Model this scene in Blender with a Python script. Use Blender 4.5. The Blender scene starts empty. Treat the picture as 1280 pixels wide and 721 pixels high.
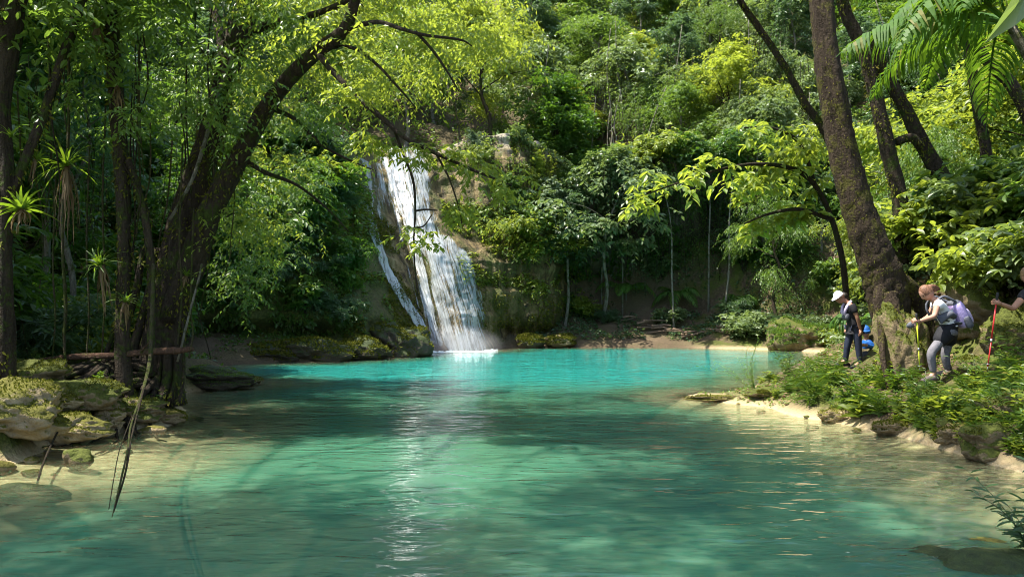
import bpy, math, random
import numpy as np
from mathutils import Vector, Matrix, Euler

scene = bpy.context.scene
C = scene.collection
R = math.radians
PI = math.pi

# ------------------------------------------------------------------ camera
CAM_Z = 1.8
FPX = 930.0                     # focal length in pixels of the 1280 wide photograph
PITCH = math.atan(34.5 / FPX)   # horizon at row 395
cam_data = bpy.data.cameras.new('camera')
cam = bpy.data.objects.new('camera', cam_data)
C.objects.link(cam)
cam.location = (0, 0, CAM_Z)
cam.rotation_euler = (R(90) + PITCH, 0, 0)
cam_data.sensor_width = 36.0
cam_data.lens = 36.0 * FPX / 1280.0
cam_data.clip_start = 0.05
cam_data.clip_end = 600
scene.camera = cam

# ------------------------------------------------------------------ light
SUN_EL = R(64)
SUN_DIR = Vector((-0.96, -0.18, 0)).normalized() * math.cos(SUN_EL) + Vector((0, 0, math.sin(SUN_EL)))
world = bpy.data.worlds.new('World')
scene.world = world
world.use_nodes = True
wn = world.node_tree.nodes
bg = wn['Background']
sky = wn.new('ShaderNodeTexSky')
sky.sky_type = 'NISHITA'
sky.sun_disc = False
sky.sun_elevation = SUN_EL
sky.sun_rotation = math.atan2(SUN_DIR.x, SUN_DIR.y)
sky.air_density = 1.0
sky.dust_density = 1.5
world.node_tree.links.new(sky.outputs['Color'], bg.inputs['Color'])
bg.inputs['Strength'].default_value = 0.15
sun_data = bpy.data.lights.new('sun', 'SUN')
sun_data.energy = 5.0
sun_data.angle = R(0.5)
sun_data.color = (1.0, 0.95, 0.85)
sun = bpy.data.objects.new('sun', sun_data)
C.objects.link(sun)
sun.rotation_euler = SUN_DIR.to_track_quat('Z', 'Y').to_euler()

scene.view_settings.view_transform = 'Standard'
scene.view_settings.look = 'None'
scene.view_settings.exposure = 1.5
scene.view_settings.gamma = 1.0
scene.render.engine = 'CYCLES'
cy = scene.cycles
cy.max_bounces = 8
cy.diffuse_bounces = 5
cy.glossy_bounces = 3
cy.transmission_bounces = 5
cy.transparent_max_bounces = 16
cy.caustics_reflective = False
cy.caustics_refractive = False
cy.sample_clamp_indirect = 6.0
cy.filter_width = 1.0
cy.use_denoising = True
try:
    cy.denoiser = 'OPENIMAGEDENOISE'
    cy.denoising_input_passes = 'RGB_ALBEDO_NORMAL'
    cy.denoising_prefilter = 'ACCURATE'
except Exception:
    pass

# ------------------------------------------------------------------ helpers
SP, CP = math.sin(PITCH), math.cos(PITCH)
def P(px, py, D):
    """point of the place seen at pixel (px,py) of the 1280x721 photo, D metres in front (world y)"""
    u = (px - 640.0) / FPX; v = (360.5 - py) / FPX
    dx, dy, dz = u, CP - v * SP, SP + v * CP
    k = D / dy
    return np.array((dx * k, D, CAM_Z + dz * k))
def W(px, py):
    """point on the water surface"""
    u = (px - 640.0) / FPX; v = (360.5 - py) / FPX
    dx, dy, dz = u, CP - v * SP, SP + v * CP
    k = -CAM_Z / dz
    return np.array((dx * k, dy * k, 0.0))

def tag(o, label=None, cat=None, group=None, kind=None):
    if label: o['label'] = label
    if cat: o['category'] = cat
    if group: o['group'] = group
    if kind: o['kind'] = kind
    return o
def thing(name, label, cat, loc=(0, 0, 0), rz=0.0, group=None):
    o = bpy.data.objects.new(name, None)
    o.empty_display_size = 0.2
    C.objects.link(o)
    o.location = loc; o.rotation_euler = (0, 0, rz)
    return tag(o, label, cat, group)
def link(name, me, parent=None):
    o = bpy.data.objects.new(name, me)
    C.objects.link(o)
    if parent is not None: o.parent = parent
    return o
def dup(root, loc, rz=0.0, sc=1.0, label=None, group=None, tilt=(0, 0)):
    r = root.copy(); C.objects.link(r)
    r.location = loc; r.rotation_euler = (tilt[0], tilt[1], rz)
    r.scale = (sc, sc, sc) if not hasattr(sc, '__len__') else sc
    if label: r['label'] = label
    if group: r['group'] = group
    for ch in list(root.children):
        c = ch.copy(); C.objects.link(c); c.parent = r
        for g in list(ch.children):
            d = g.copy(); C.objects.link(d); d.parent = c
    return r

class MB:
    """collects vertices / faces (+ one float per vertex) and links them as ONE mesh"""
    def __init__(s):
        s.v = []; s.f = []; s.a = []; s.uv = []; s.n = 0
    def add(s, v, faces, a=None, uv=None):
        v = np.asarray(v, float).reshape(-1, 3)
        s.v.append(v)
        for f in (faces if isinstance(faces, list) else [faces]):
            s.f.append(np.asarray(f, np.int64) + s.n)
        s.a.append(np.zeros(len(v)) if a is None else np.broadcast_to(np.asarray(a, float), (len(v),)))
        s.uv.append(np.zeros((len(v), 2)) if uv is None else np.asarray(uv, float))
        s.n += len(v)
    def tube(s, pts, rad, n=8, cap=True, rough=0.0, seed=0, a=None):
        pts = np.asarray(pts, float); m = len(pts)
        rad = np.broadcast_to(np.asarray(rad, float), (m,))
        tan = np.gradient(pts, axis=0)
        tan /= np.linalg.norm(tan, axis=1)[:, None] + 1e-9
        ref = np.array((1.0, 0.13, 0.07)) if abs(tan[0][2]) > .7 else np.array((0.05, 0.03, 1.0))
        ang = np.arange(n) * 2 * PI / n
        rings = []
        rg = np.random.default_rng(seed)
        ph = rg.uniform(0, 2 * PI, 6)
        L = np.concatenate(([0], np.cumsum(np.linalg.norm(np.diff(pts, axis=0), axis=1))))
        for i in range(m):
            u = ref - tan[i] * ref.dot(tan[i]); u /= np.linalg.norm(u) + 1e-9
            ref = u
            w = np.cross(tan[i], u)
            rr = rad[i] * np.ones(n)
            if rough:
                rr = rr * (1 + rough * (np.sin(3 * ang + ph[0] + L[i] * .35) * .5 + np.sin(5 * ang + ph[1] - L[i] * .5) * .35
                                        + np.sin(2 * ang + ph[2] + L[i] * 1.7) * .4 + rg.normal(0, .25, n)))
            rings.append(pts[i] + np.outer(np.cos(ang) * rr, u) + np.outer(np.sin(ang) * rr, w))
        v = np.concatenate(rings)
        i = np.arange(m - 1)[:, None] * n; j = np.arange(n)[None, :]; k = (j + 1) % n
        q = np.stack((i + j, i + k, i + n + k, i + n + j), -1).reshape(-1, 4)
        fs = [q]
        if cap:
            c0 = len(v); v = np.concatenate((v, pts[:1], pts[-1:]))
            jj = np.arange(n); kk = (jj + 1) % n
            fs.append(np.stack((kk, jj, np.full(n, c0)), -1))
            fs.append(np.stack(((m - 1) * n + jj, (m - 1) * n + kk, np.full(n, c0 + 1)), -1))
        s.add(v, fs, a)
    def mesh(s, name, mat=None, smooth=True):
        me = bpy.data.meshes.new(name)
        if s.n == 0: return me
        v = np.concatenate(s.v)
        me.vertices.add(len(v)); me.vertices.foreach_set('co', v.astype(np.float32).ravel())
        loops = np.concatenate([f.ravel() for f in s.f])
        tot = np.concatenate([np.full(len(f), f.shape[1]) for f in s.f])
        start = np.concatenate(([0], np.cumsum(tot)[:-1]))
        me.loops.add(len(loops)); me.loops.foreach_set('vertex_index', loops.astype(np.int32))
        me.polygons.add(len(tot)); me.polygons.foreach_set('loop_start', start.astype(np.int32))
        at = me.attributes.new('rnd', 'FLOAT', 'POINT')
        at.data.foreach_set('value', np.concatenate(s.a).astype(np.float32))
        uv = np.concatenate(s.uv)
        if np.any(uv):
            lay = me.uv_layers.new(name='flow')
            lay.data.foreach_set('uv', uv[loops].astype(np.float32).ravel())
        me.update(calc_edges=True)
        me.polygons.foreach_set('use_smooth', np.full(len(tot), smooth))
        if mat: me.materials.append(mat)
        me.validate()
        return me
    def build(s, name, mat=None, parent=None, smooth=True):
        return link(name, s.mesh(name, mat, smooth), parent)

def norm(a):
    return a / (np.linalg.norm(a, axis=-1, keepdims=True) + 1e-9)
def spline(pts, n, cols=None):
    """Catmull-Rom resampling of rows (any number of columns)"""
    p = np.asarray(pts, float)
    p = np.vstack((2 * p[0] - p[1], p, 2 * p[-1] - p[-2]))
    m = len(p) - 3
    out = []
    for t in np.linspace(0, m - 1e-6, n):
        i = int(t); f = t - i
        a, b, c, d = p[i:i + 4]
        out.append(.5 * (2 * b + (c - a) * f + (2 * a - 5 * b + 4 * c - d) * f * f + (3 * b - a - 3 * c + d) * f ** 3))
    return np.array(out)

# value noise (numpy)
_rng0 = np.random.default_rng(5)
_LAT = _rng0.random((64, 64, 64))
def vnoise(x, y, z=0.0, f=1.0):
    x = np.asarray(x, float) * f + 17.3; y = np.asarray(y, float) * f + 31.7; z = np.asarray(z, float) * f + 11.1 + 0 * x
    xi = np.floor(x).astype(int); yi = np.floor(y).astype(int); zi = np.floor(z).astype(int)
    xf = x - xi; yf = y - yi; zf = z - zi
    u = xf * xf * (3 - 2 * xf); v = yf * yf * (3 - 2 * yf); w = zf * zf * (3 - 2 * zf)
    def L(a, b, c): return _LAT[(xi + a) % 64, (yi + b) % 64, (zi + c) % 64]
    r = 0
    for a in (0, 1):
        for b in (0, 1):
            for c in (0, 1):
                r = r + L(a, b, c) * (u if a else 1 - u) * (v if b else 1 - v) * (w if c else 1 - w)
    return r - .5
def fbm(x, y, z=0.0, f=1.0, o=4):
    r = 0; a = 1.0
    for i in range(o):
        r = r + a * vnoise(x, y, z, f); a *= .5; f *= 2.03
    return r
def sstep(a, b, x):
    t = np.clip((x - a) / (b - a), 0, 1)
    return t * t * (3 - 2 * t)

# ------------------------------------------------------------------ materials
def new_mat(name):
    m = bpy.data.materials.new(name); m.use_nodes = True
    nt = m.node_tree; nt.nodes.clear()
    out = nt.nodes.new('ShaderNodeOutputMaterial')
    return m, nt, nt.nodes, nt.links, out
def ramp(nt, fac, stops):
    r = nt.nodes.new('ShaderNodeValToRGB')
    cr = r.color_ramp
    while len(cr.elements) < len(stops): cr.elements.new(.5)
    for e, (p, c) in zip(cr.elements, stops):
        e.position = p; e.color = (*c, 1) if len(c) == 3 else c
    nt.links.new(fac, r.inputs[0])
    return r.outputs[0]
def noise_node(nt, scale, detail=4, rough=.55, dist=0.0, vec=None):
    n = nt.nodes.new('ShaderNodeTexNoise')
    n.inputs['Scale'].default_value = scale; n.inputs['Detail'].default_value = detail
    n.inputs['Roughness'].default_value = rough; n.inputs['Distortion'].default_value = dist
    if vec is not None: nt.links.new(vec, n.inputs['Vector'])
    return n.outputs['Fac']
def mathn(nt, op, a, b=None, clamp=False):
    n = nt.nodes.new('ShaderNodeMath'); n.operation = op; n.use_clamp = clamp
    for i, x in enumerate((a, b)):
        if x is None: continue
        if isinstance(x, (int, float)): n.inputs[i].default_value = x
        else: nt.links.new(x, n.inputs[i])
    return n.outputs[0]
def mixc(nt, fac, a, b):
    n = nt.nodes.new('ShaderNodeMix'); n.data_type = 'RGBA'
    for sock, x in ((n.inputs['Factor'], fac), (n.inputs['A'], a), (n.inputs['B'], b)):
        if isinstance(x, (int, float)): sock.default_value = x
        elif isinstance(x, tuple): sock.default_value = (*x, 1)
        else: nt.links.new(x, sock)
    return n.outputs['Result']
def attr(nt, name):
    a = nt.nodes.new('ShaderNodeAttribute'); a.attribute_name = name
    return a.outputs['Fac']
def bump(nt, h, strength=.5, dist=.02):
    b = nt.nodes.new('ShaderNodeBump')
    b.inputs['Strength'].default_value = strength; b.inputs['Distance'].default_value = dist
    nt.links.new(h, b.inputs['Height'])
    return b.outputs[0]

def leaf_mat(name, c1, c2, tr, trans=.42, rough=.42, obj_var=.55, spec=.5):
    m, nt, N, L, out = new_mat(name)
    oi = N.new('ShaderNodeObjectInfo')
    a = attr(nt, 'rnd')
    f = mathn(nt, 'ADD', mathn(nt, 'MULTIPLY', a, 1 - obj_var * .6), mathn(nt, 'MULTIPLY', oi.outputs['Random'], obj_var * .6), True)
    col = ramp(nt, f, [(0, c1), (1, c2)])
    old = ramp(nt, a, [(.90, (0, 0, 0)), (.96, (.75, .75, .75))])      # a few yellowing leaves
    col = mixc(nt, old, col, (.17, .135, .03))
    tcol = mixc(nt, f, tuple(x * .6 for x in tr), tr)
    p = N.new('ShaderNodeBsdfPrincipled')
    p.inputs['Roughness'].default_value = rough
    p.inputs['Specular IOR Level'].default_value = spec
    L.new(col, p.inputs['Base Color'])
    t = N.new('ShaderNodeBsdfTranslucent'); L.new(tcol, t.inputs['Color'])
    mx = N.new('ShaderNodeMixShader'); mx.inputs[0].default_value = trans
    L.new(p.outputs[0], mx.inputs[1]); L.new(t.outputs[0], mx.inputs[2])
    L.new(mx.outputs[0], out.inputs['Surface'])
    return m
def plain(name, col, rough=.7, col2=None, scale=20, bump_s=0.0, spec=.3, metal=0.0):
    m, nt, N, L, out = new_mat(name)
    p = N.new('ShaderNodeBsdfPrincipled')
    p.inputs['Roughness'].default_value = rough; p.inputs['Specular IOR Level'].default_value = spec
    p.inputs['Metallic'].default_value = metal
    tc = N.new('ShaderNodeTexCoord')
    n = noise_node(nt, scale, 4, .6, 0, tc.outputs['Object'])
    c2 = col2 or tuple(x * .7 for x in col)
    L.new(ramp(nt, n, [(.35, col), (.65, c2)]), p.inputs['Base Color'])
    if bump_s: L.new(bump(nt, n, bump_s, .02), p.inputs['Normal'])
    L.new(p.outputs[0], out.inputs['Surface'])
    return m
def bark_mat(name, c1, c2, moss, moss_amt, scale=6.0):
    m, nt, N, L, out = new_mat(name)
    tc = N.new('ShaderNodeTexCoord'); v = tc.outputs['Object']
    mp = N.new('ShaderNodeMapping'); mp.inputs['Scale'].default_value = (1, 1, .16); L.new(v, mp.inputs[0])
    n1 = noise_node(nt, scale * 2.2, 6, .65, .4, mp.outputs[0])
    n2 = noise_node(nt, scale * .45, 5, .65, .3, v)
    n3 = noise_node(nt, scale * 3, 3, .6, 0, v)
    base = ramp(nt, n1, [(.3, c1), (.7, c2)])
    mf = ramp(nt, mathn(nt, 'ADD', n2, mathn(nt, 'MULTIPLY', mathn(nt, 'SUBTRACT', n3, .5), .35)), [(.62 - moss_amt * .35, (0, 0, 0)), (.72 - moss_amt * .35, (1, 1, 1))])
    mcol = ramp(nt, n3, [(.3, tuple(x * .45 for x in moss)), (.7, moss)])
    p = N.new('ShaderNodeBsdfPrincipled'); p.inputs['Roughness'].default_value = .9; p.inputs['Specular IOR Level'].default_value = .15
    L.new(mixc(nt, mf, base, mcol), p.inputs['Base Color'])
    L.new(bump(nt, mathn(nt, 'ADD', n1, mathn(nt, 'MULTIPLY', n3, .5)), 1.0, .11), p.inputs['Normal'])
    L.new(p.outputs[0], out.inputs['Surface'])
    return m
def rock_mat(name, c1, c2, moss, moss_amt=.5, scale=1.5, wet=0.0, zstretch=1.0):
    m, nt, N, L, out = new_mat(name)
    geo = N.new('ShaderNodeNewGeometry'); v = geo.outputs['Position']
    mp = N.new('ShaderNodeMapping'); mp.inputs['Scale'].default_value = (1, 1, zstretch); L.new(v, mp.inputs[0])
    n1 = noise_node(nt, scale, 7, .65, .6, mp.outputs[0])
    n2 = noise_node(nt, scale * .6, 6, .7, .2, v)
    n3 = noise_node(nt, scale * 9, 4, .65, 0, v)
    base = ramp(nt, n1, [(.3, c1), (.5, tuple(.5 * (a + b) for a, b in zip(c1, c2))), (.7, c2)])
    sx = N.new('ShaderNodeSeparateXYZ'); L.new(geo.outputs['Normal'], sx.inputs[0])
    up = mathn(nt, 'MULTIPLY', sx.outputs['Z'], .35)
    mf = ramp(nt, mathn(nt, 'ADD', mathn(nt, 'ADD', n2, up), mathn(nt, 'MULTIPLY', mathn(nt, 'SUBTRACT', n3, .5), .4)),
              [(.85 - moss_amt * .55, (0, 0, 0)), (.95 - moss_amt * .55, (1, 1, 1))])
    mcol = ramp(nt, n3, [(.3, tuple(x * .45 for x in moss)), (.7, moss)])
    p = N.new('ShaderNodeBsdfPrincipled'); p.inputs['Roughness'].default_value = .85 - wet * .55; p.inputs['Specular IOR Level'].default_value = .2 + .3 * wet
    L.new(mixc(nt, mf, base, mcol), p.inputs['Base Color'])
    L.new(bump(nt, mathn(nt, 'ADD', n1, mathn(nt, 'MULTIPLY', n3, .35)), .8, .12), p.inputs['Normal'])
    L.new(p.outputs[0], out.inputs['Surface'])
    return m

M = {}
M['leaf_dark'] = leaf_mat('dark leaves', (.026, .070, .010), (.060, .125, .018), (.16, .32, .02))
M['leaf_mid'] = leaf_mat('mid green leaves', (.040, .096, .015), (.100, .165, .030), (.25, .40, .04))
M['leaf_fresh'] = leaf_mat('fresh yellow green leaves', (.070, .120, .014), (.165, .210, .028), (.46, .55, .05), .5)
M['leaf_pale'] = leaf_mat('pale grey green leaves', (.080, .130, .050), (.170, .215, .095), (.30, .42, .08), .38, .38)
M['leaf_cool'] = leaf_mat('cool green leaves', (.034, .078, .030), (.085, .140, .060), (.16, .28, .07), .38, .38)
M['leaf_weed'] = leaf_mat('weed leaves', (.050, .120, .014), (.120, .190, .022), (.24, .38, .02), .42)
M['palm'] = leaf_mat('palm leaflets', (.040, .110, .016), (.085, .160, .024), (.20, .36, .02), .42, .55, .5, .25)
M['dead_leaf'] = leaf_mat('dead leaves', (.10, .062, .025), (.23, .150, .070), (.20, .12, .04), .25, .7)
M['litter'] = leaf_mat('dry leaf litter', (.14, .080, .040), (.34, .235, .130), (.20, .12, .05), .15, .8)
M['bark_dark'] = bark_mat('dark mossy bark', (.018, .013, .009), (.060, .045, .030), (.050, .070, .012), .28)
M['bark_red'] = bark_mat('reddish brown bark', (.020, .014, .009), (.070, .050, .034), (.100, .092, .022), .30, 8)
M['bark_pale'] = bark_mat('pale grey bark', (.100, .090, .070), (.240, .220, .175), (.080, .090, .030), .30, 8)
M['twig'] = bark_mat('dark twigs', (.025, .018, .012), (.060, .045, .030), (.045, .060, .012), .25, 12)
M['vine'] = bark_mat('mossy vine', (.050, .040, .022), (.115, .095, .055), (.080, .100, .020), .5, 14)
M['wood_log'] = bark_mat('weathered log', (.055, .030, .020), (.150, .085, .055), (.08, .09, .02), .2, 9)
M['drift'] = bark_mat('driftwood', (.110, .070, .045), (.300, .215, .150), (.08, .08, .02), .05, 9)
M['moss'] = leaf_mat('moss tufts', (.045, .055, .008), (.150, .150, .018), (.16, .18, .015), .25, .8, .3, .1)
M['rock_moss'] = rock_mat('mossy rock', (.085, .062, .034), (.24, .185, .105), (.090, .105, .018), .62, 2.2)
M['rock_pale'] = rock_mat('pale tufa rock', (.15, .110, .060), (.40, .320, .195), (.130, .125, .022), .55, 2.2)
M['rock_tan'] = rock_mat('tan tufa rock', (.17, .120, .062), (.40, .310, .180), (.15, .135, .026), .38, 2.5)
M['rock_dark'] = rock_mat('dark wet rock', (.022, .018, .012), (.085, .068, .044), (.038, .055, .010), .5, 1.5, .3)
# ------------------------------------------------------------------ the pool outline (world x, y), from the camera side round to the right
POOL = np.array([
    (4.6, 1.2), (5.0, 3.0), (5.6, 6.0), (5.9, 8.6), (6.0, 9.6), (5.9, 11.2), (5.4, 13.0), (4.9, 14.6), (3.9, 16.4), (4.1, 16.9), (5.3, 17.6),
    (6.6, 19.2), (8.6, 22.5), (11.0, 26.5), (13.0, 29.5), (15.0, 32.0), (16.3, 35.5), (15.0, 38.6), (13.0, 40.6), (9.7, 42.7), (6.0, 43.2), (2.8, 42.6),
    (1.0, 42.8), (-.6, 41.8), (-1.2, 39.0), (-2.6, 37.8), (-4.2, 37.4), (-4.9, 35.0), (-5.6, 32.0), (-7.6, 29.6), (-10.4, 28.4), (-11.6, 26.6), (-11.2, 23.8),
    (-10.0, 21.4), (-8.0, 20.4), (-6.9, 19.5), (-7.6, 18.0), (-8.0, 16.8), (-7.0, 15.2), (-5.9, 13.6), (-5.8, 12.2), (-6.2, 10.8), (-6.3, 9.4), (-6.7, 7.0), (-6.6, 3.5), (-5.0, 1.2)])
def poly_dist(x, y, poly=POOL):
    """signed distance, negative inside the pool"""
    x = np.asarray(x, float); y = np.asarray(y, float)
    sh = x.shape; p = np.stack((x.ravel(), y.ravel()), -1)
    best = np.full(len(p), 1e9); inside = np.zeros(len(p), bool)
    for i in range(len(poly)):
        a = poly[i]; b = poly[(i + 1) % len(poly)]
        ab = b - a; ap = p - a
        t = np.clip((ap @ ab) / (ab @ ab), 0, 1)
        d = ap - t[:, None] * ab
        best = np.minimum(best, (d * d).sum(1))
        c = ((a[1] > p[:, 1]) != (b[1] > p[:, 1]))
        xx = a[0] + (p[:, 1] - a[1]) * (b[0] - a[0]) / (b[1] - a[1] + 1e-12)
        inside ^= c & (p[:, 0] < xx)
    d = np.sqrt(best)
    return np.where(inside, -d, d).reshape(sh)

def H(x, y):
    """height of the ground / pool bed"""
    x = np.asarray(x, float); y = np.asarray(y, float)
    d = poly_dist(x, y)
    wob = fbm(x, y, 0, .35, 4)
    d2 = d + .5 * vnoise(x, y, 3.0, .9) + .2 * vnoise(x, y, 5.0, 2.3)
    do = np.maximum(d2, 0)
    back = sstep(36, 44, y + .12 * x)
    right = sstep(5, 8, x) * sstep(6, 9, y) * (1 - back)
    left = 1 - np.maximum(back, sstep(-3, 3, x))
    front = 1 - sstep(2, 6, y)
    near_r = right * sstep(24, 20, y)
    bank = (.40 * near_r + .45 * left + .35) * (1 - np.exp(-do / .40)) * (1 - .6 * front) * (1 + .2 * back)
    bank = bank * (1 - .7 * sstep(3.0, 1.2, np.hypot(x - 4.2, y - 16.8)))      # low tip of the right bank
    bank = bank * (1 - .75 * right * sstep(20, 24, y))
    rise = (back * np.interp(do, [0, 1, 4.5, 6.6, 9, 200], [0, .08, 1.5, 7.2, 9.2, 142.])
            + right * (near_r * np.interp(do, [0, .6, 1.6, 2.5, 3.5, 5.0, 200], [0, 0, .30, .45, 1.5, 2.6, 112.]) + (1 - near_r) * np.interp(do, [0, 1.0, 3.0, 200], [0, .1, .6, 112.]))
            + left * np.interp(do, [0, 1, 6, 14, 200], [0, .0, .5, 2.4, 74.])) * (1 - front) + .05 * front * do
    out = bank + rise + wob * (.25 + .05 * np.minimum(do, 20)) * np.minimum(do * 1.2, 1)
    out = out + .07 * fbm(x, y, 9., 2.2, 3) * np.minimum(do * 3, 1)
    di = np.maximum(-d2, 0)
    wl = np.exp(-((x + 5.4) / 3.4) ** 2 - ((y - 9.8) / 5.4) ** 2)
    wr = np.exp(-((x - 5.2) / 2.0) ** 2 - ((y - 9.5) / 5.5) ** 2)
    wc = np.exp(-((x - 14.5) / 2.6) ** 2 - ((y - 33.) / 5.0) ** 2)
    sl = .62 - .53 * wl - .46 * wr - .5 * wc
    bed = -np.minimum(sl * di + .015 * di * di, 1.15 + 1.35 * sstep(15, 24, y)) + .06 * fbm(x, y, 1., .9, 3) * np.minimum(di, 1)
    return np.where(d2 > 0, out, np.minimum(bed, -.004))
def Hs(x, y):
    return float(H(np.array([x]), np.array([y]))[0])
def hit(px, py, d0=4.0, d1=70.0):
    """where the sight line through a pixel meets the ground"""
    D = np.linspace(d0, d1, 1400)
    a = P(px, py, 1.0); o = np.array((0, 0, CAM_Z)); d = a - o
    pts = o + d * D[:, None]
    z = np.maximum(H(pts[:, 0], pts[:, 1]), -.02)
    k = np.nonzero(pts[:, 2] <= z)[0]
    if len(k) == 0: return np.array((*pts[-1][:2], z[-1]))
    q = pts[k[0]]
    return np.array((q[0], q[1], z[k[0]]))

# ------------------------------------------------------------------ ground sheet
def axis(segs):
    out = []
    for a, b, s in segs: out.append(np.arange(a, b, s))
    return np.concatenate(out + [np.array([segs[-1][1]])])
gx = axis([(-110, -40, 4), (-40, -14, 1.0), (-14, 18, .2), (18, 44, 1.0), (44, 112, 4)])
gy = axis([(-40, -2, 3), (-2, 46, .2), (46, 70, .8), (70, 190, 4)])
GX, GY = np.meshgrid(gx, gy)
GZ = H(GX, GY)
def grid_faces(nx, ny):
    i = np.arange(ny - 1)[:, None] * nx + np.arange(nx - 1)[None, :]
    return np.stack((i, i + 1, i + nx + 1, i + nx), -1).reshape(-1, 4)
def ground_mat():
    m, nt, N, L, out = new_mat('forest floor and pool bed')
    geo = N.new('ShaderNodeNewGeometry'); v = geo.outputs['Position']
    s = N.new('ShaderNodeSeparateXYZ'); L.new(v, s.inputs[0]); z = s.outputs['Z']
    n1 = noise_node(nt, .7, 6, .65, .2, v); n2 = noise_node(nt, 7, 5, .65, 0, v); n3 = noise_node(nt, 26, 3, .6, 0, v)
    zz = mathn(nt, 'ADD', z, mathn(nt, 'MULTIPLY', mathn(nt, 'SUBTRACT', n2, .5), .35))
    sand = ramp(nt, n2, [(.3, (.26, .190, .100)), (.7, (.50, .400, .240))])
    dirt = ramp(nt, n2, [(.3, (.035, .026, .016)), (.55, (.090, .064, .038)), (.75, (.19, .140, .085))])
    moss = ramp(nt, n3, [(.3, (.030, .042, .008)), (.7, (.105, .125, .022))])
    land = mixc(nt, ramp(nt, n1, [(.42, (0, 0, 0)), (.56, (1, 1, 1))]), dirt, moss)
    mud_shade = ramp(nt, n3, [(.3, (.040, .030, .018)), (.7, (.150, .110, .068))])  # debris mud, its dark tone also standing in for undercut shade
    yy = mathn(nt, 'ADD', mathn(nt, 'MULTIPLY', s.outputs['Y'], .02), mathn(nt, 'MULTIPLY', mathn(nt, 'SUBTRACT', n2, .5), .10))
    cove = mathn(nt, 'MULTIPLY', ramp(nt, yy, [(.33, (0, 0, 0)), (.38, (1, 1, 1))]), ramp(nt, mathn(nt, 'MULTIPLY', s.outputs['X'], .05), [(.50, (1, 1, 1)), (.60, (0, 0, 0))]))
    sand = mixc(nt, cove, sand, mud_shade)
    land = mixc(nt, mathn(nt, 'MULTIPLY', cove, .8), land, mud_shade)
    col = mixc(nt, ramp(nt, zz, [(.02, (0, 0, 0)), (.20, (1, 1, 1))]), sand, land)
    p = N.new('ShaderNodeBsdfPrincipled'); p.inputs['Roughness'].default_value = .9; p.inputs['Specular IOR Level'].default_value = .15
    L.new(col, p.inputs['Base Color'])
    L.new(bump(nt, mathn(nt, 'ADD', n2, mathn(nt, 'MULTIPLY', n3, .4)), .8, .08), p.inputs['Normal'])
    L.new(p.outputs[0], out.inputs['Surface'])
    return m
mb = MB(); mb.add(np.stack((GX, GY, GZ), -1), grid_faces(len(gx), len(gy)))
tag(mb.build('ground', ground_mat()), 'forest floor, pool bed and steep hillside', None, None, 'structure')

# ------------------------------------------------------------------ water
def water_mat():
    m, nt, N, L, out = new_mat('milky turquoise water')
    geo = N.new('ShaderNodeNewGeometry'); v = geo.outputs['Position']
    dep = attr(nt, 'rnd')                       # depth of the pool under this point, metres
    mp = N.new('ShaderNodeMapping'); mp.inputs['Scale'].default_value = (.55, 1.25, 1); mp.inputs['Rotation'].default_value = (0, 0, R(8)); L.new(v, mp.inputs[0])
    w1 = noise_node(nt, 2.6, 2, .5, .6, mp.outputs[0])
    w2 = noise_node(nt, 9.0, 2, .5, .3, mp.outputs[0])
    w3 = noise_node(nt, .55, 2, .5, .3, v)
    calm = ramp(nt, w3, [(.35, (.35, .35, .35)), (.62, (1, 1, 1))])
    h = mathn(nt, 'ADD', w1, mathn(nt, 'MULTIPLY', w2, .22))
    b = N.new('ShaderNodeBump'); b.inputs['Distance'].default_value = .085
    L.new(h, b.inputs['Height']); L.new(mathn(nt, 'MULTIPLY', calm, .55), b.inputs['Strength'])
    f = mathn(nt, 'SUBTRACT', 1.0, mathn(nt, 'POWER', 2.718, mathn(nt, 'MULTIPLY', dep, -1.7)))
    deep = ramp(nt, mathn(nt, 'MULTIPLY', dep, .4), [(.22, (.095, .155, .085)), (.48, (.050, .160, .098)), (.92, (.022, .250, .212))])
    body = mixc(nt, ramp(nt, f, [(.3, (0, 0, 0)), (.8, (1, 1, 1))]), (.24, .27, .15), deep)
    df = N.new('ShaderNodeSubsurfaceScattering'); df.falloff = 'BURLEY'; L.new(body, df.inputs['Color'])
    df.inputs['Scale'].default_value = .6; df.inputs['Radius'].default_value = (.35, 1.0, .9)
    tr = N.new('ShaderNodeBsdfTransparent'); tr.inputs[0].default_value = (.86, .95, .88, 1)
    mx = N.new('ShaderNodeMixShader'); L.new(mathn(nt, 'MULTIPLY', f, .98), mx.inputs[0]); L.new(tr.outputs[0], mx.inputs[1]); L.new(df.outputs[0], mx.inputs[2])
    gl = N.new('ShaderNodeBsdfGlossy'); gl.inputs['Roughness'].default_value = .03; L.new(b.outputs[0], gl.inputs['Normal'])
    fr = N.new('ShaderNodeFresnel'); fr.inputs['IOR'].default_value = 1.33; L.new(b.outputs[0], fr.inputs['Normal'])
    m2 = N.new('ShaderNodeMixShader'); L.new(fr.outputs[0], m2.inputs[0]); L.new(mx.outputs[0], m2.inputs[1]); L.new(gl.outputs[0], m2.inputs[2])
    L.new(m2.outputs[0], out.inputs['Surface'])
    return m
wx = np.arange(-13, 18.01, .25); wy = np.arange(.2, 44.3, .25)
WX, WY = np.meshgrid(wx, wy)
WZ = H(WX, WY)
fc = grid_faces(len(wx), len(wy))
keep = (WZ.ravel()[fc].min(1) < .12)
mb = MB(); mb.add(np.stack((WX, WY, 0 * WX), -1), fc[keep], a=np.maximum(-WZ, 0).ravel())
tag(mb.build('water', water_mat()), 'turquoise pool water', None, None, 'structure')
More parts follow.
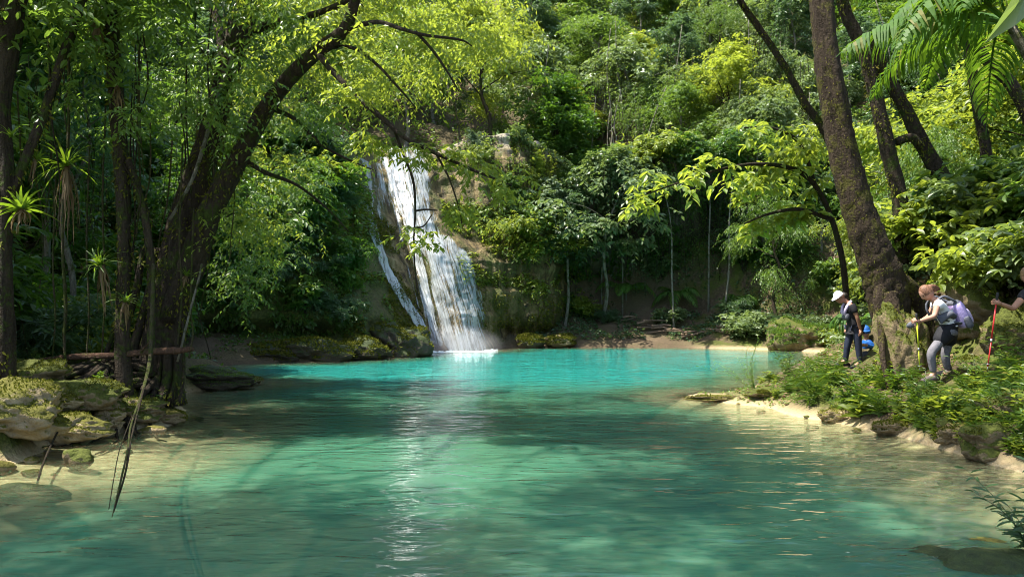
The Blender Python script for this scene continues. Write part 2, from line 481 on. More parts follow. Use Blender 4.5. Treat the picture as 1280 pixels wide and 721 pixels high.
# ------------------------------------------------------------------ travertine cliff and the waterfall on it
CS = np.array([-19, -15, -12.5, -10.4, -7.8, -6.4, -5.7, -5.0, -4.2, -2.7, -1.25, -.75, -.3, .4, 1.6, 3.0, 4.6])
CY = np.array([31, 29.2, 29.0, 29.2, 30.4, 31.9, 33.4, 35.4, 37.8, 38.3, 39.6, 41.2, 42.0, 42.8, 43.4, 45.0, 50.0])
CSL = np.array([.62, .60, .55, .55, .60, .66, .68, .66, .58, .56, .52, .38, .26, .20, .22, .35, .5])
CSH = np.array([0, 0, 0, 0, .06, .20, .28, .31, .31, .31, .31, .25, .16, .04, 0, 0, 0])
CTOP = np.array([9.0, 9.6, 10., 10.4, 10.8, 11.2, 11.5, 11.7, 11.8, 11.8, 11.8, 12.3, 12.8, 13.0, 12.6, 11.5, 9.0])
def cliff(s, z, detail=1.0):
    """point of the rock face for the flow line s at height z (z above the top: plateau running back)"""
    top = np.interp(s, CS, CTOP) + .5 * vnoise(s, 0 * s, 2., .8)
    zf = np.minimum(z, top)
    bulge = .9 * np.sin(np.clip(zf / top, 0, 1) * PI) * np.exp(-((s + 2.7) / 1.6) ** 2)      # convex cone under the main fall
    bulge = bulge + 1.15 * sstep(6.6, 5.2, zf) * np.exp(-((s + 1.9) / 1.05) ** 2)     # shoulder that spreads the water
    x = s - np.interp(s, CS, CSH) * zf
    y = np.interp(s, CS, CY) + np.interp(s, CS, CSL) * zf - bulge
    # undercut foot of the right wall and the left ledge
    y = y + 1.1 * np.exp(-((zf - .7) / .7) ** 2) * sstep(-.9, -.2, s)
    y = y + 1.3 * np.exp(-((zf - 1.1) / .45) ** 2) * sstep(-6.2, -8.0, s)
    over = np.maximum(z - top, 0)
    y = y + over * 2.6; zz = zf + over * .45
    lump = .9 * fbm(s, zf * .6, 1., .55, 4) + .18 * fbm(s, zf * .35, 4., 3.0, 3)
    lump = lump - .9 * np.abs(fbm(s, zf * 1.1, 12., .9, 5)) + .15
    lump = lump + .10 * fbm(s, zf * .8, 8., 6.5, 3)
    flut = (.34 + .3 * vnoise(s, zf * .2, 9., 1.3)) * np.abs(np.sin(s * 4.3 + 1.5 * np.sin(s * 1.9) + 2.2 * vnoise(s, zf * .3, 7., .8))) * sstep(-1.0, -.2, s)   # fluted flowstone on the right
    calm = 1 - .55 * np.exp(-((s + 3.2) / 1.8) ** 2)
    k = detail * calm * np.minimum(zf * .8 + .3, 1)
    return np.stack((x + .3 * lump * k, y - lump * .75 * k - flut, zz + .12 * lump * k), -1)
ss = np.concatenate((np.arange(-19, -8, .3), np.arange(-8, 2.5, .06), np.arange(2.5, 4.61, .25)))
zs = np.concatenate((np.arange(-.6, 13.2, .085), np.arange(13.2, 18, .5)))
SS, ZS = np.meshgrid(ss, zs)
def cliff_mat():
    m, nt, N, L, out = new_mat('travertine')
    geo = N.new('ShaderNodeNewGeometry'); v = geo.outputs['Position']
    sv = N.new('ShaderNodeSeparateXYZ'); L.new(v, sv.inputs[0])
    mp = N.new('ShaderNodeMapping'); mp.inputs['Scale'].default_value = (1, 1, .12); L.new(v, mp.inputs[0])
    st = noise_node(nt, 2.2, 7, .7, .5, mp.outputs[0])
    n1 = noise_node(nt, .55, 6, .65, .3, v); n3 = noise_node(nt, 9, 4, .65, 0, v)
    st2 = noise_node(nt, 1.0, 5, .6, .2, mp.outputs[0])
    rock = ramp(nt, st, [(.32, (.014, .010, .006)), (.43, (.075, .052, .020)), (.54, (.200, .145, .055)), (.68, (.33, .255, .135))])
    moss = ramp(nt, n3, [(.3, (.035, .045, .008)), (.7, (.115, .120, .020))])
    pale = ramp(nt, n3, [(.3, (.26, .215, .14)), (.7, (.52, .46, .35))])
    sn = N.new('ShaderNodeSeparateXYZ'); L.new(geo.outputs['Normal'], sn.inputs[0])
    # left of the fall is far mossier; 'rnd' holds the flow line
    a = attr(nt, 'rnd')
    lf = ramp(nt, mathn(nt, 'MULTIPLY', mathn(nt, 'ADD', a, 12), .06), [(.36, (1, 1, 1)), (.44, (0, 0, 0))])
    mf = mathn(nt, 'ADD', mathn(nt, 'ADD', st2, mathn(nt, 'MULTIPLY', lf, .26)), mathn(nt, 'MULTIPLY', mathn(nt, 'SUBTRACT', n3, .5), .3))
    c = mixc(nt, ramp(nt, mf, [(.46, (0, 0, 0)), (.60, (1, 1, 1))]), rock, moss)
    topf = mathn(nt, 'MULTIPLY', ramp(nt, mathn(nt, 'MULTIPLY', sv.outputs['Z'], .05), [(.575, (0, 0, 0)), (.63, (1, 1, 1))]), ramp(nt, n1, [(.40, (0, 0, 0)), (.52, (1, 1, 1))]))
    c = mixc(nt, topf, c, pale)
    p = N.new('ShaderNodeBsdfPrincipled'); p.inputs['Roughness'].default_value = .65; p.inputs['Specular IOR Level'].default_value = .35
    L.new(c, p.inputs['Base Color'])
    L.new(bump(nt, mathn(nt, 'ADD', st, mathn(nt, 'MULTIPLY', n3, .5)), 1.0, .35), p.inputs['Normal'])
    L.new(p.outputs[0], out.inputs['Surface'])
    return m
mb = MB(); mb.add(cliff(SS, ZS), grid_faces(len(ss), len(zs)), a=SS.ravel())
cliff_ob = tag(mb.build('cliff', cliff_mat()), 'brown and mossy travertine cliff that the waterfall runs down', 'cliff')

def fall_mat(name, cov, fine):
    m, nt, N, L, out = new_mat(name)
    uv = N.new('ShaderNodeUVMap'); uv.uv_map = 'flow'
    a = attr(nt, 'rnd')
    def nz(sx, sy, det, dist=.3, rough=.6):
        mp = N.new('ShaderNodeMapping'); mp.inputs['Scale'].default_value = (sx, sy, 1); L.new(uv.outputs[0], mp.inputs[0])
        return noise_node(nt, 1.0, det, rough, dist, mp.outputs[0])
    s1 = nz(3.0, .28, 4, .6); s2 = nz(fine, .9, 4, .4); s3 = nz(fine * 2.2, 5.0, 3, .2)
    t = mathn(nt, 'ADD', mathn(nt, 'MULTIPLY', s1, .95), mathn(nt, 'ADD', mathn(nt, 'MULTIPLY', s2, .75), mathn(nt, 'MULTIPLY', s3, .30)))   # mean about 1
    t = mathn(nt, 'ADD', t, mathn(nt, 'SUBTRACT', a, cov))
    al = ramp(nt, t, [(.42, (0, 0, 0)), (.56, (.55, .55, .55)), (.78, (1, 1, 1))])
    df = N.new('ShaderNodeBsdfDiffuse'); df.inputs[0].default_value = (.50, .54, .56, 1)
    L.new(bump(nt, mathn(nt, 'ADD', s2, s3), .7, .06), df.inputs['Normal'])
    tl = N.new('ShaderNodeBsdfTranslucent'); tl.inputs[0].default_value = (.75, .82, .85, 1)
    m0 = N.new('ShaderNodeMixShader'); m0.inputs[0].default_value = .25; L.new(df.outputs[0], m0.inputs[1]); L.new(tl.outputs[0], m0.inputs[2])
    gl = N.new('ShaderNodeBsdfGlossy'); gl.inputs['Roughness'].default_value = .25
    m1 = N.new('ShaderNodeMixShader'); m1.inputs[0].default_value = .08; L.new(m0.outputs[0], m1.inputs[1]); L.new(gl.outputs[0], m1.inputs[2])
    tr = N.new('ShaderNodeBsdfTransparent')
    m2 = N.new('ShaderNodeMixShader'); L.new(al, m2.inputs[0]); L.new(tr.outputs[0], m2.inputs[1]); L.new(m1.outputs[0], m2.inputs[2])
    L.new(m2.outputs[0], out.inputs['Surface'])
    return m
fall = thing('waterfall', 'tall white waterfall spreading over a bulging rock face into the turquoise pool', 'waterfall', (0, 0, 0))
def stream(name, zl, sl, sr, dens, off, mat, nu=40, nv=120, seed=0):
    """sheet of water lying off the rock: left and right flow lines per height"""
    z = np.linspace(zl[0], zl[-1], nv); u = np.linspace(0, 1, nu)
    U, Z = np.meshgrid(u, z)
    a = np.interp(-Z, [-q for q in zl], sl); b = np.interp(-Z, [-q for q in zl], sr)
    S = a + (b - a) * U + .08 * fbm(U * 3, Z * .5, seed, 1., 3)
    p = cliff(S, Z, .55)
    p[..., 1] -= off + .10 * np.abs(fbm(S * 4, Z * .5, seed + 3., 1.2, 3)) + .1
    p[..., 2] += .02
    edge = sstep(0, .30, U + .12 * vnoise(U * 2, Z, seed + 6., 1.5)) * sstep(1, .72, U + .12 * vnoise(U * 2, Z, seed + 8., 1.5))
    dn = np.interp(-Z, [-q for q in zl], dens)
    mb = MB(); mb.add(p, grid_faces(nu, nv), a=(dn * edge - .35 * (1 - edge)).ravel(), uv=np.stack((S.ravel(), Z.ravel()), -1))
    return mb.build(name, mat, fall)
FM1 = fall_mat('white falling water', .89, 15.0); FM2 = fall_mat('thin veil of water', 1.02, 16.0)
_cp = cliff(SS, ZS); _dz = _cp - np.array((0, 0, CAM_Z))
_dep = _dz[..., 1] * CP + _dz[..., 2] * SP; _upc = -_dz[..., 1] * SP + _dz[..., 2] * CP
_px = 640 + FPX * _dz[..., 0] / _dep; _py = 360.5 - FPX * _upc / _dep
def sz(px, py):
    k = np.argmin((_px - px) ** 2 + (_py - py) ** 2)
    return SS.ravel()[k], ZS.ravel()[k]
def px_stream(name, rows, dens, off, mat, nu, nv, seed):
    """rows: (py, left px, right px) of a run of water in the photograph, top to bottom"""
    zl, sl, sr = [], [], []
    for py, a, b in rows:
        (s0, z0), (s1, z1) = sz(a, py), sz(b, py)
        zl.append(.5 * (z0 + z1)); sl.append(s0); sr.append(s1)
    zl[-1] = -.06
    stream(name, zl, sl, sr, dens, off, mat, nu, nv, seed)
px_stream('main_stream', [(188, 474, 541), (209, 480, 550), (240, 488, 553), (267, 494, 554), (298, 502, 563), (325, 518, 590), (364, 525, 602), (403, 528, 610), (438, 536, 613)],
          [.46, .48, .46, .46, .48, .48, .44, .44, .48], .10, FM1, 80, 170, 1)
px_stream('upper_band', [(196, 466, 492), (215, 478, 505), (245, 488, 516), (280, 498, 524), (320, 510, 534), (364, 520, 542), (403, 528, 552), (436, 538, 562)],
          [.40, .52, .56, .52, .50, .48, .46, .46], .20, FM1, 44, 140, 5)
px_stream('left_stream', [(200, 444, 470), (235, 448, 472), (267, 453, 472), (298, 460, 480), (333, 473, 492), (364, 488, 511), (403, 512, 535), (438, 534, 552)],
          [.50, .54, .52, .50, .54, .58, .62, .62], .10, FM1, 40, 140, 9)
px_stream('right_band', [(296, 530, 568), (314, 552, 594), (345, 568, 606), (380, 578, 611), (437, 585, 616)],
          [.42, .50, .46, .42, .44], .22, FM1, 36, 120, 17)
px_stream('thin_veil', [(200, 448, 505), (267, 462, 514), (333, 482, 532), (403, 520, 560), (437, 540, 570)],
          [.46, .42, .36, .40, .42], .07, FM2, 50, 140, 13)
# foam where it lands
rg = np.random.default_rng(3)
mb = MB()
for k in range(170):
    s = rg.uniform(-4.7, -.9); p = cliff(np.array([s]), np.array([0.0]), .5)[0]
    c = np.array((p[0] + rg.normal(0, .2), p[1] - .25 - abs(rg.normal(0, .35)), .0)); r = rg.uniform(.03, .13)
    n = 9; an = np.arange(n) * 2 * PI / n
    ring = c + np.stack((np.cos(an) * r * 1.5, np.sin(an) * r, 0 * an + .006), -1)
    mb.add(np.vstack((ring, c + (0, 0, .02 + r * .5))), np.stack((np.arange(n), (np.arange(n) + 1) % n, np.full(n, n)), -1))
tag(mb.build('foam', plain('white foam', (.70, .78, .79), .6, (.6, .72, .72)), fall), None, None, None, 'stuff')

def spray_mat():
    m, nt, N, L, out = new_mat('fine spray')
    tc = N.new('ShaderNodeTexCoord'); g = N.new('ShaderNodeTexGradient'); g.gradient_type = 'SPHERICAL'; L.new(tc.outputs['Object'], g.inputs[0])
    v = N.new('ShaderNodeVolumePrincipled'); v.inputs['Color'].default_value = (.95, .97, 1, 1)
    L.new(mathn(nt, 'MULTIPLY', mathn(nt, 'MULTIPLY', g.outputs['Fac'], noise_node(nt, 2.5, 3, .6, 0, tc.outputs['Object'])), .9), v.inputs['Density'])
    L.new(v.outputs[0], out.inputs['Volume']); return m
import bmesh as _bm
_b = _bm.new(); _bm.ops.create_icosphere(_b, subdivisions=3, radius=1); me = bpy.data.meshes.new('spray'); _b.to_mesh(me); _b.free(); me.materials.append(spray_mat())
o = link('spray', me, fall); p = cliff(np.array([-2.8]), np.array([.2]))[0]; o.location = (p[0], p[1] - .5, .35); o.scale = (2.6, 1.3, 1.1)
tag(o, None, None, None, 'stuff')
# ------------------------------------------------------------------ leaves and plants (mesh generators)
UP = np.array((0.0, 0.0, 1.0))
T_DIA = (np.array([(0, 0, 0), (.5, .45, .06), (0, 1, -.04), (-.5, .45, .06)], float), [np.array([[0, 1, 2, 3]])])
T_LEAF = (np.array([(0, 0, 0), (.38, .22, .07), (.5, .5, .08), (.28, .8, 0.02), (0, 1, -.10), (-.28, .8, .02), (-.5, .5, .08), (-.38, .22, .07), (0, .5, 0)], float),
          [np.array([[0, 1, 2, 8], [8, 2, 3, 4], [8, 4, 5, 6], [0, 8, 6, 7]])])
T_STRAP = (np.array([(-.35, 0, 0), (.35, 0, 0), (-.5, .3, .16), (.5, .3, .16), (-.42, .6, .14), (.42, .6, .14), (-.22, .85, 0), (.22, .85, 0), (0, 1, -.13)], float),
           [np.array([[0, 1, 3, 2], [2, 3, 5, 4], [4, 5, 7, 6]]), np.array([[6, 7, 8]])])
def put_leaves(mb, pos, d, nrm, ln, wd, tpl=T_DIA, a=None):
    """many leaves at once: base points, directions, face normals, lengths, widths"""
    tv, tf = tpl
    d = norm(d); nrm = norm(nrm - d * (nrm * d).sum(-1, keepdims=True))
    s = np.cross(d, nrm)
    N = len(pos); K = len(tv)
    v = (pos[:, None] + d[:, None] * (tv[None, :, 1, None] * ln[:, None, None]) + s[:, None] * (tv[None, :, 0, None] * wd[:, None, None])
         + nrm[:, None] * (tv[None, :, 2, None] * ln[:, None, None]))
    fs = [(f[None] + (np.arange(N) * K)[:, None, None]).reshape(-1, f.shape[1]) for f in tf]
    mb.add(v.reshape(-1, 3), fs, None if a is None else np.repeat(a, K))
def clump_leaves(mb, rg, cen, rad, tw, k, ln, wd, tpl=T_DIA, droop=.25, tilt=.45, el=(.1, .38), outw=None, stems=None, spread=.42, pair=False):
    """sprays of leaves: every clump has tw twigs, every twig k leaves set alternately"""
    cen = np.asarray(cen, float).reshape(-1, 3); rad = np.broadcast_to(np.asarray(rad, float), (len(cen),))
    n = len(cen) * tw
    c = np.repeat(cen, tw, 0); r = np.repeat(rad, tw)
    az = rg.uniform(0, 2 * PI, n); e = rg.normal(el[0], el[1], n)
    d = np.stack((np.cos(az) * np.cos(e), np.sin(az) * np.cos(e), np.sin(e)), -1)
    if outw is not None: d = norm(d + np.repeat(np.asarray(outw, float).reshape(-1, 3), tw, 0))
    p0 = c + rg.normal(0, 1, (n, 3)) * (r * spread)[:, None] * (1, 1, .7)
    L = r * rg.uniform(.45, 1.05, n)
    t = np.linspace(.12, 1, k)[None, :, None]
    dn = np.array((0, 0, -1.0))
    pos = p0[:, None] + d[:, None] * (L[:, None, None] * t) + dn * (droop * L[:, None, None] * t * t)
    side = norm(np.cross(d, UP)); sg = np.where(np.arange(k) % 2, 1, -1)[None, :, None]
    td = norm(d[:, None] + dn * (2 * droop * t))
    ld = td * .6 + side[:, None] * sg * .85 + rg.normal(0, .25, (n, k, 3)) + dn * (droop * .8)
    nr = UP + rg.normal(0, tilt, (n, k, 3))
    a = np.clip(.55 * np.repeat(rg.random(len(cen)), tw)[:, None] + .45 * rg.random((n, k)), 0, 1)
    sc = rg.uniform(.65, 1.25, n * k)
    put_leaves(mb, pos.reshape(-1, 3), ld.reshape(-1, 3), nr.reshape(-1, 3), ln * sc, wd * sc, tpl, a.ravel())
    if stems is not None:
        for i in range(n):
            q = pos[i][[0, k // 2, k - 1]]
            stems.tube(np.vstack((p0[i], q)), np.linspace(.006, .002, 4) * stems_k, 3, cap=False)
stems_k = 1.0

def tree_mesh(seed, h, rc, tr, bare=.35, nl=11, tw=20, k=7, leaf=(.20, .09), droop=.25, lean=.08, flat=.25, sub=3, tpl=T_DIA, el=(.1, .38), tilt=.45, top=True, crad=.30):
    """trunk with limbs, and a crown of leaf sprays at the limb ends"""
    rg = np.random.default_rng(seed)
    tb = MB(); cb = MB()
    q = [(0, 0, -.6)]
    az = rg.uniform(0, 2 * PI); lx, ly = math.cos(az) * lean, math.sin(az) * lean
    for i in range(1, 6):
        t = i / 5; q.append((lx * h * t + rg.normal(0, .02 * h), ly * h * t + rg.normal(0, .02 * h), h * .93 * t))
    pts = spline(q, 22); rr = tr * np.linspace(1, .28, 22); rr[0] *= 1.7; rr[1] *= 1.25
    tb.tube(pts, rr, 8, rough=.12, seed=seed)
    cen = []; outs = []
    for i in range(nl):
        t = bare + (1 - bare) * ((i + rg.uniform(0, .8)) / nl)
        b = pts[int(t * 21)]
        a = i * 2.4 + rg.uniform(-.5, .5)
        env = math.sin(max(.12, min(1, (t - bare) / (1 - bare) * .8 + .25)) * PI) ** .6
        L = rc * env * rg.uniform(.65, 1.15)
        up = flat + .5 * t * rg.uniform(.4, 1.2)
        hd = np.array((math.cos(a), math.sin(a), 0))
        e = b + hd * L + UP * L * up
        mid = b + hd * L * .5 + UP * L * up * (.75)
        lp = spline([b, mid, e], 8)
        tb.tube(lp, np.linspace(tr * .32, tr * .07, 8), 5, cap=False, rough=.1, seed=i)
        for s in range(sub):
            f = .45 + .55 * (s + 1) / sub
            c = lp[min(7, int(f * 7))] + np.append(rg.normal(0, .16 * rc, 2), rg.normal(0, .10 * rc))
            cen.append(c); outs.append(hd * .55)
    if top:
        for s in range(3):
            cen.append(pts[-1] + rg.normal(0, .14 * rc, 3) * (1, 1, .6)); outs.append((0, 0, .3))
    cen = np.array(cen)
    clump_leaves(cb, rg, cen, rc * crad * rg.uniform(.7, 1.25, len(cen)), tw, k, leaf[0], leaf[1], tpl, droop, tilt, el, np.array(outs))
    return tb, cb
def make_tree(name, label, group, mat_leaf, mat_bark, **kw):
    tb, cb = tree_mesh(**kw)
    r = thing(name, label, 'tree', (0, 0, -500), 0, group)
    tb.build('trunk', mat_bark, r); cb.build('crown', mat_leaf, r, smooth=False)
    return r
def shrub_mesh(seed, r, h, stems=7, tw=9, k=6, leaf=(.22, .10), droop=.35, tpl=T_LEAF, el=(.25, .4), tilt=.45):
    rg = np.random.default_rng(seed)
    sb = MB(); fb = MB(); cen = []; outs = []
    for i in range(stems):
        a = i * 2.4 + rg.uniform(-.4, .4); L = r * rg.uniform(.35, 1.0); z = h * rg.uniform(.45, 1.0)
        e = np.array((math.cos(a) * L, math.sin(a) * L, z))
        m = e * (.35, .35, .6)
        lp = spline([(0, 0, -.2), m, e], 7)
        sb.tube(lp, np.linspace(.03, .010, 7) * (r / 1.2), 4, cap=False)
        for f in (3, 5, 6):
            cen.append(lp[f] + rg.normal(0, .12 * r, 3)); outs.append(np.array((math.cos(a), math.sin(a), .2)) * .4)
    cen = np.array(cen)
    clump_leaves(fb, rg, cen, r * .38 * rg.uniform(.7, 1.2, len(cen)), tw, k, leaf[0], leaf[1], tpl, droop, tilt, el, np.array(outs))
    return sb, fb
def make_shrub(name, label, cat, group, mat, mat_stem, **kw):
    sb, fb = shrub_mesh(**kw)
    r = thing(name, label, cat, (0, 0, -500), 0, group)
    sb.build('stem', mat_stem, r); fb.build('foliage', mat, r, smooth=False)
    return r
def drape_mesh(seed, L, n=6, w=1.2, leaf=(.13, .075), step=.07):
    """strands hanging from a point, leaves along them"""
    rg = np.random.default_rng(seed)
    sb = MB(); fb = MB()
    for i in range(n):
        x = rg.uniform(-w, w); y = rg.uniform(-.25, .25); l = L * rg.uniform(.45, 1.0)
        m = 12; t = np.linspace(0, 1, m)
        sx = rg.normal(0, .12, 3)
        pts = np.stack((x + sx[0] * np.sin(t * 4) + sx[1] * t, y + .1 * np.sin(t * 5 + i) + sx[2] * t, .25 * np.sin(t * PI * .5) * (1 - t) - l * t), -1)
        sb.tube(pts, .012, 3, cap=False)
        kk = int(l / step); tt = rg.random(kk)
        pos = np.stack([np.interp(tt, t, pts[:, c]) for c in range(3)], -1) + rg.normal(0, .05, (kk, 3))
        az = rg.uniform(0, 2 * PI, kk)
        d = np.stack((np.cos(az), np.sin(az), rg.normal(-.5, .3, kk)), -1)
        nr = np.stack((np.cos(az) * .7, np.sin(az) * .7, np.ones(kk)), -1) + rg.normal(0, .3, (kk, 3))
        sc = rg.uniform(.6, 1.3, kk)
        put_leaves(fb, pos, d, nr, leaf[0] * sc, leaf[1] * sc, T_DIA, rg.random(kk))
    return sb, fb
def frond(mb, st, base, d, L, rise, drop, nleaf=34, ll=.5, lw=.045, seed=0, hang=.55):
    """pinnate palm frond: rachis and two rows of leaflets"""
    rg = np.random.default_rng(seed)
    d = norm(np.array((d[0], d[1], 0.0)))
    t = np.linspace(0, 1, 16)
    pts = np.asarray(base)[None] + d[None] * (L * t[:, None] * (1 - .12 * t[:, None])) + UP[None] * ((rise * np.sin(t * PI * .55) - drop * t ** 2.2) * L)[:, None]
    st.tube(pts, np.linspace(.022, .004, 16) * max(.5, L / 2), 5, cap=False)
    tt = np.linspace(.14, 1, nleaf)
    pos = np.stack([np.interp(tt, t, pts[:, c]) for c in range(3)], -1)
    tg = norm(np.stack([np.interp(tt, t, np.gradient(pts[:, c], t)) for c in range(3)], -1))
    side = norm(np.cross(tg, UP)); nup = norm(np.cross(side, tg))
    prof = np.sin(np.clip(tt * .92 + .12, 0, 1) * PI) ** .6 * ll
    for sg in (-1, 1):
        ld = side * sg * .85 + tg * .55 - UP * hang + rg.normal(0, .06, (nleaf, 3))
        put_leaves(mb, pos + rg.normal(0, .01, (nleaf, 3)), ld, nup + side * sg * .35, prof, np.full(nleaf, lw), T_STRAP, rg.random(nleaf))
def make_palm(name, label, n, L, stem_h, mat, ll=.5, lw=.05, seed=0, rise=.5, drop=.75, nleaf=30, group=None, az0=0.0, trunk_r=.05):
    rg = np.random.default_rng(seed)
    r = thing(name, label, 'palm', (0, 0, -500), 0, group)
    tb = MB()
    if stem_h < 3: tb.tube(spline([(0, 0, -.4), (.04, .02, stem_h * .5), (0, 0, stem_h)], 8), np.linspace(trunk_r * 1.2, trunk_r, 8), 8, rough=.1)
    if stem_h < 3: tb.build('trunk', M['bark_pale'], r)
    for i in range(n):
        a = az0 + i * 2.4 + rg.uniform(-.3, .3)
        fb = MB()
        frond(fb, fb, (0, 0, stem_h), (math.cos(a), math.sin(a)), L * rg.uniform(.75, 1.1), rise * rg.uniform(.5, 1.3), drop * rg.uniform(.7, 1.2), nleaf, ll, lw, seed + i)
        fb.build('frond', mat, r, smooth=False)
    return r
def rosette(seed, L=.5, n=26, w=.05, tilt0=.25):
    rg = np.random.default_rng(seed); fb = MB()
    az = np.arange(n) * 2.4 + rg.uniform(-.2, .2, n); e = np.linspace(1.25, tilt0, n) + rg.normal(0, .1, n)
    for i in range(n):
        hd = np.array((math.cos(az[i]), math.sin(az[i]), 0)); l = L * rg.uniform(.7, 1.1)
        t = np.linspace(0, 1, 7)
        x = hd[None] * (math.cos(e[i]) * l * t + .12 * l * t * t)[:, None] + UP * (math.sin(e[i]) * l * t - .55 * l * t ** 2.4 * (1.2 - e[i] * .5))[:, None]
        sd = np.cross(hd, UP); ww = w * (1 - t ** 2) * .5 + .002
        v = np.concatenate((x - sd * ww[:, None], x + sd * ww[:, None]))
        j = np.arange(6); fb.add(v, np.stack((j, j + 7, j + 8, j + 1), -1), rg.random())
    return fb
def hanging_leaves(seed, L=.5, n=20, w=.03):
    rg = np.random.default_rng(seed); fb = MB()
    for i in range(n):
        a = rg.uniform(0, 2 * PI); hd = np.array((math.cos(a), math.sin(a), 0)); l = L * rg.uniform(.4, 1.1)
        t = np.linspace(0, 1, 6)
        x = hd[None] * (.14 * np.sin(t * PI * .6) * L * rg.uniform(.5, 1.3))[:, None] - UP * (l * t ** 1.3)[:, None] + rg.normal(0, .01, (6, 3))
        sd = np.cross(hd, UP); ww = w * (1 - t) * .5 + .002
        v = np.concatenate((x - sd * ww[:, None], x + sd * ww[:, None]))
        j = np.arange(5); fb.add(v, np.stack((j, j + 6, j + 7, j + 1), -1), rg.random())
    return fb
def rock_mesh(seed, sub=4, sx=1., sy=1., sz=1., rough=.35, f=1.2):
    import bmesh
    bm = bmesh.new(); bmesh.ops.create_icosphere(bm, subdivisions=sub, radius=1)
    v = np.array([q.co[:] for q in bm.verts]); fc = np.array([[q.index for q in p.verts] for p in bm.faces]); bm.free()
    o = seed * 7.3
    r = 1 + rough * 1.6 * fbm(v[:, 0] + o, v[:, 1], v[:, 2], f, 5) + .06 * fbm(v[:, 0] + o, v[:, 1], v[:, 2], 6.0, 2)
    r = r + .10 * np.abs(fbm(v[:, 0], v[:, 1] + o, v[:, 2] * 1.6, 3.2, 3)) - .05 * np.abs(vnoise(v[:, 0], v[:, 1], v[:, 2] + o, 9.0))
    v = v * r[:, None] * (sx, sy, sz)
    mb = MB(); mb.add(v, fc)
    return mb
# ------------------------------------------------------------------ the woods on the slopes
rgw = np.random.default_rng(11)
def in_view(x, y, m=3.0): return abs(x) < .72 * y + m
SLOPE_TEXT = {
    'back': 'on the steep wooded slope behind the driftwood beach',
    'fall': 'on the wooded slope above and beside the waterfall',
    'left': 'in the shady forest behind the big leaning tree',
    'right': 'on the wooded slope behind the hikers'}
KINDS = [   # key, look, leaf material, bark, generator settings
    ('tall_mid', 'tall leafy green tree', 'leaf_mid', 'bark_pale', dict(seed=21, h=9.5, rc=3.2, tr=.16, bare=.40, nl=14, tw=24, k=7, leaf=(.28, .13), droop=.35)),
    ('fresh', 'bright yellow-green tree', 'leaf_fresh', 'bark_dark', dict(seed=22, h=8.5, rc=3.4, tr=.15, bare=.35, nl=13, tw=30, k=8, leaf=(.25, .12), droop=.4, flat=.15)),
    ('pale', 'pale grey-green tree', 'leaf_pale', 'bark_pale', dict(seed=23, h=9.0, rc=2.3, tr=.10, bare=.48, nl=13, tw=24, k=7, leaf=(.28, .14), droop=.5, flat=.05)),
    ('dark', 'dark evergreen tree', 'leaf_dark', 'bark_dark', dict(seed=24, h=9.0, rc=3.0, tr=.18, bare=.25, nl=15, tw=30, k=8, leaf=(.27, .12), droop=.3)),
    ('cool', 'slender bluish-green tree', 'leaf_cool', 'bark_pale', dict(seed=25, h=11.0, rc=2.0, tr=.11, bare=.48, nl=14, tw=22, k=7, leaf=(.25, .11), droop=.45, flat=.1)),
    ('drooping', 'drooping fine-leaved tree', 'leaf_mid', 'bark_dark', dict(seed=26, h=7.5, rc=3.0, tr=.13, bare=.25, nl=13, tw=30, k=11, leaf=(.15, .055), droop=.75, flat=.1)),
]
PROTO = {}
def put_tree(kind, zone, x, y, sc, z=None, tilt=(0, 0), label=None, group=None):
    key, look, lm, bm_, kw = next(q for q in KINDS if q[0] == kind)
    lab = label or f'{look} {SLOPE_TEXT[zone]}'
    grp = group or f'{look}s {SLOPE_TEXT[zone]}'
    z = Hs(x, y) if z is None else z
    if kind not in PROTO:
        PROTO[kind] = make_tree('forest_tree', lab, grp, M[lm], M[bm_], **kw)
        r = PROTO[kind]; r.location = (x, y, z - .1); r.rotation_euler = (tilt[0], tilt[1], rgw.uniform(0, 6.28)); r.scale = (sc, sc, sc)
        return r
    return dup(PROTO[kind], (x, y, z - .1), rgw.uniform(0, 6.28), sc * np.array((rgw.uniform(.9, 1.1), rgw.uniform(.9, 1.1), rgw.uniform(.9, 1.15))), lab, grp, tilt)
def scatter(x0, x1, y0, y1, mind, n, ok, rg):
    out = []
    for _ in range(n * 40):
        x = rg.uniform(x0, x1); y = rg.uniform(y0, y1)
        if not in_view(x, y): continue
        if any((x - a) ** 2 + (y - b) ** 2 < mind * mind for a, b in out): continue
        if not ok(x, y): continue
        out.append((x, y))
        if len(out) >= n: break
    return out
def pick(rg, w):
    ks = list(w); p = np.array([w[k] for k in ks], float)
    return ks[rg.choice(len(ks), p=p / p.sum())]
def cliff_zone(x, y): return -17 < x < 3.5 and 27 < y < 52
HOLLOW = np.array((9.3, 50.5))      # dark rocky hollow in the back slope
def ok_back(x, y):
    if cliff_zone(x, y) or poly_dist(x, y) < 2.6: return False
    if abs(x - HOLLOW[0]) < 4.6 and 40 < y < 50.5: return False
    return True
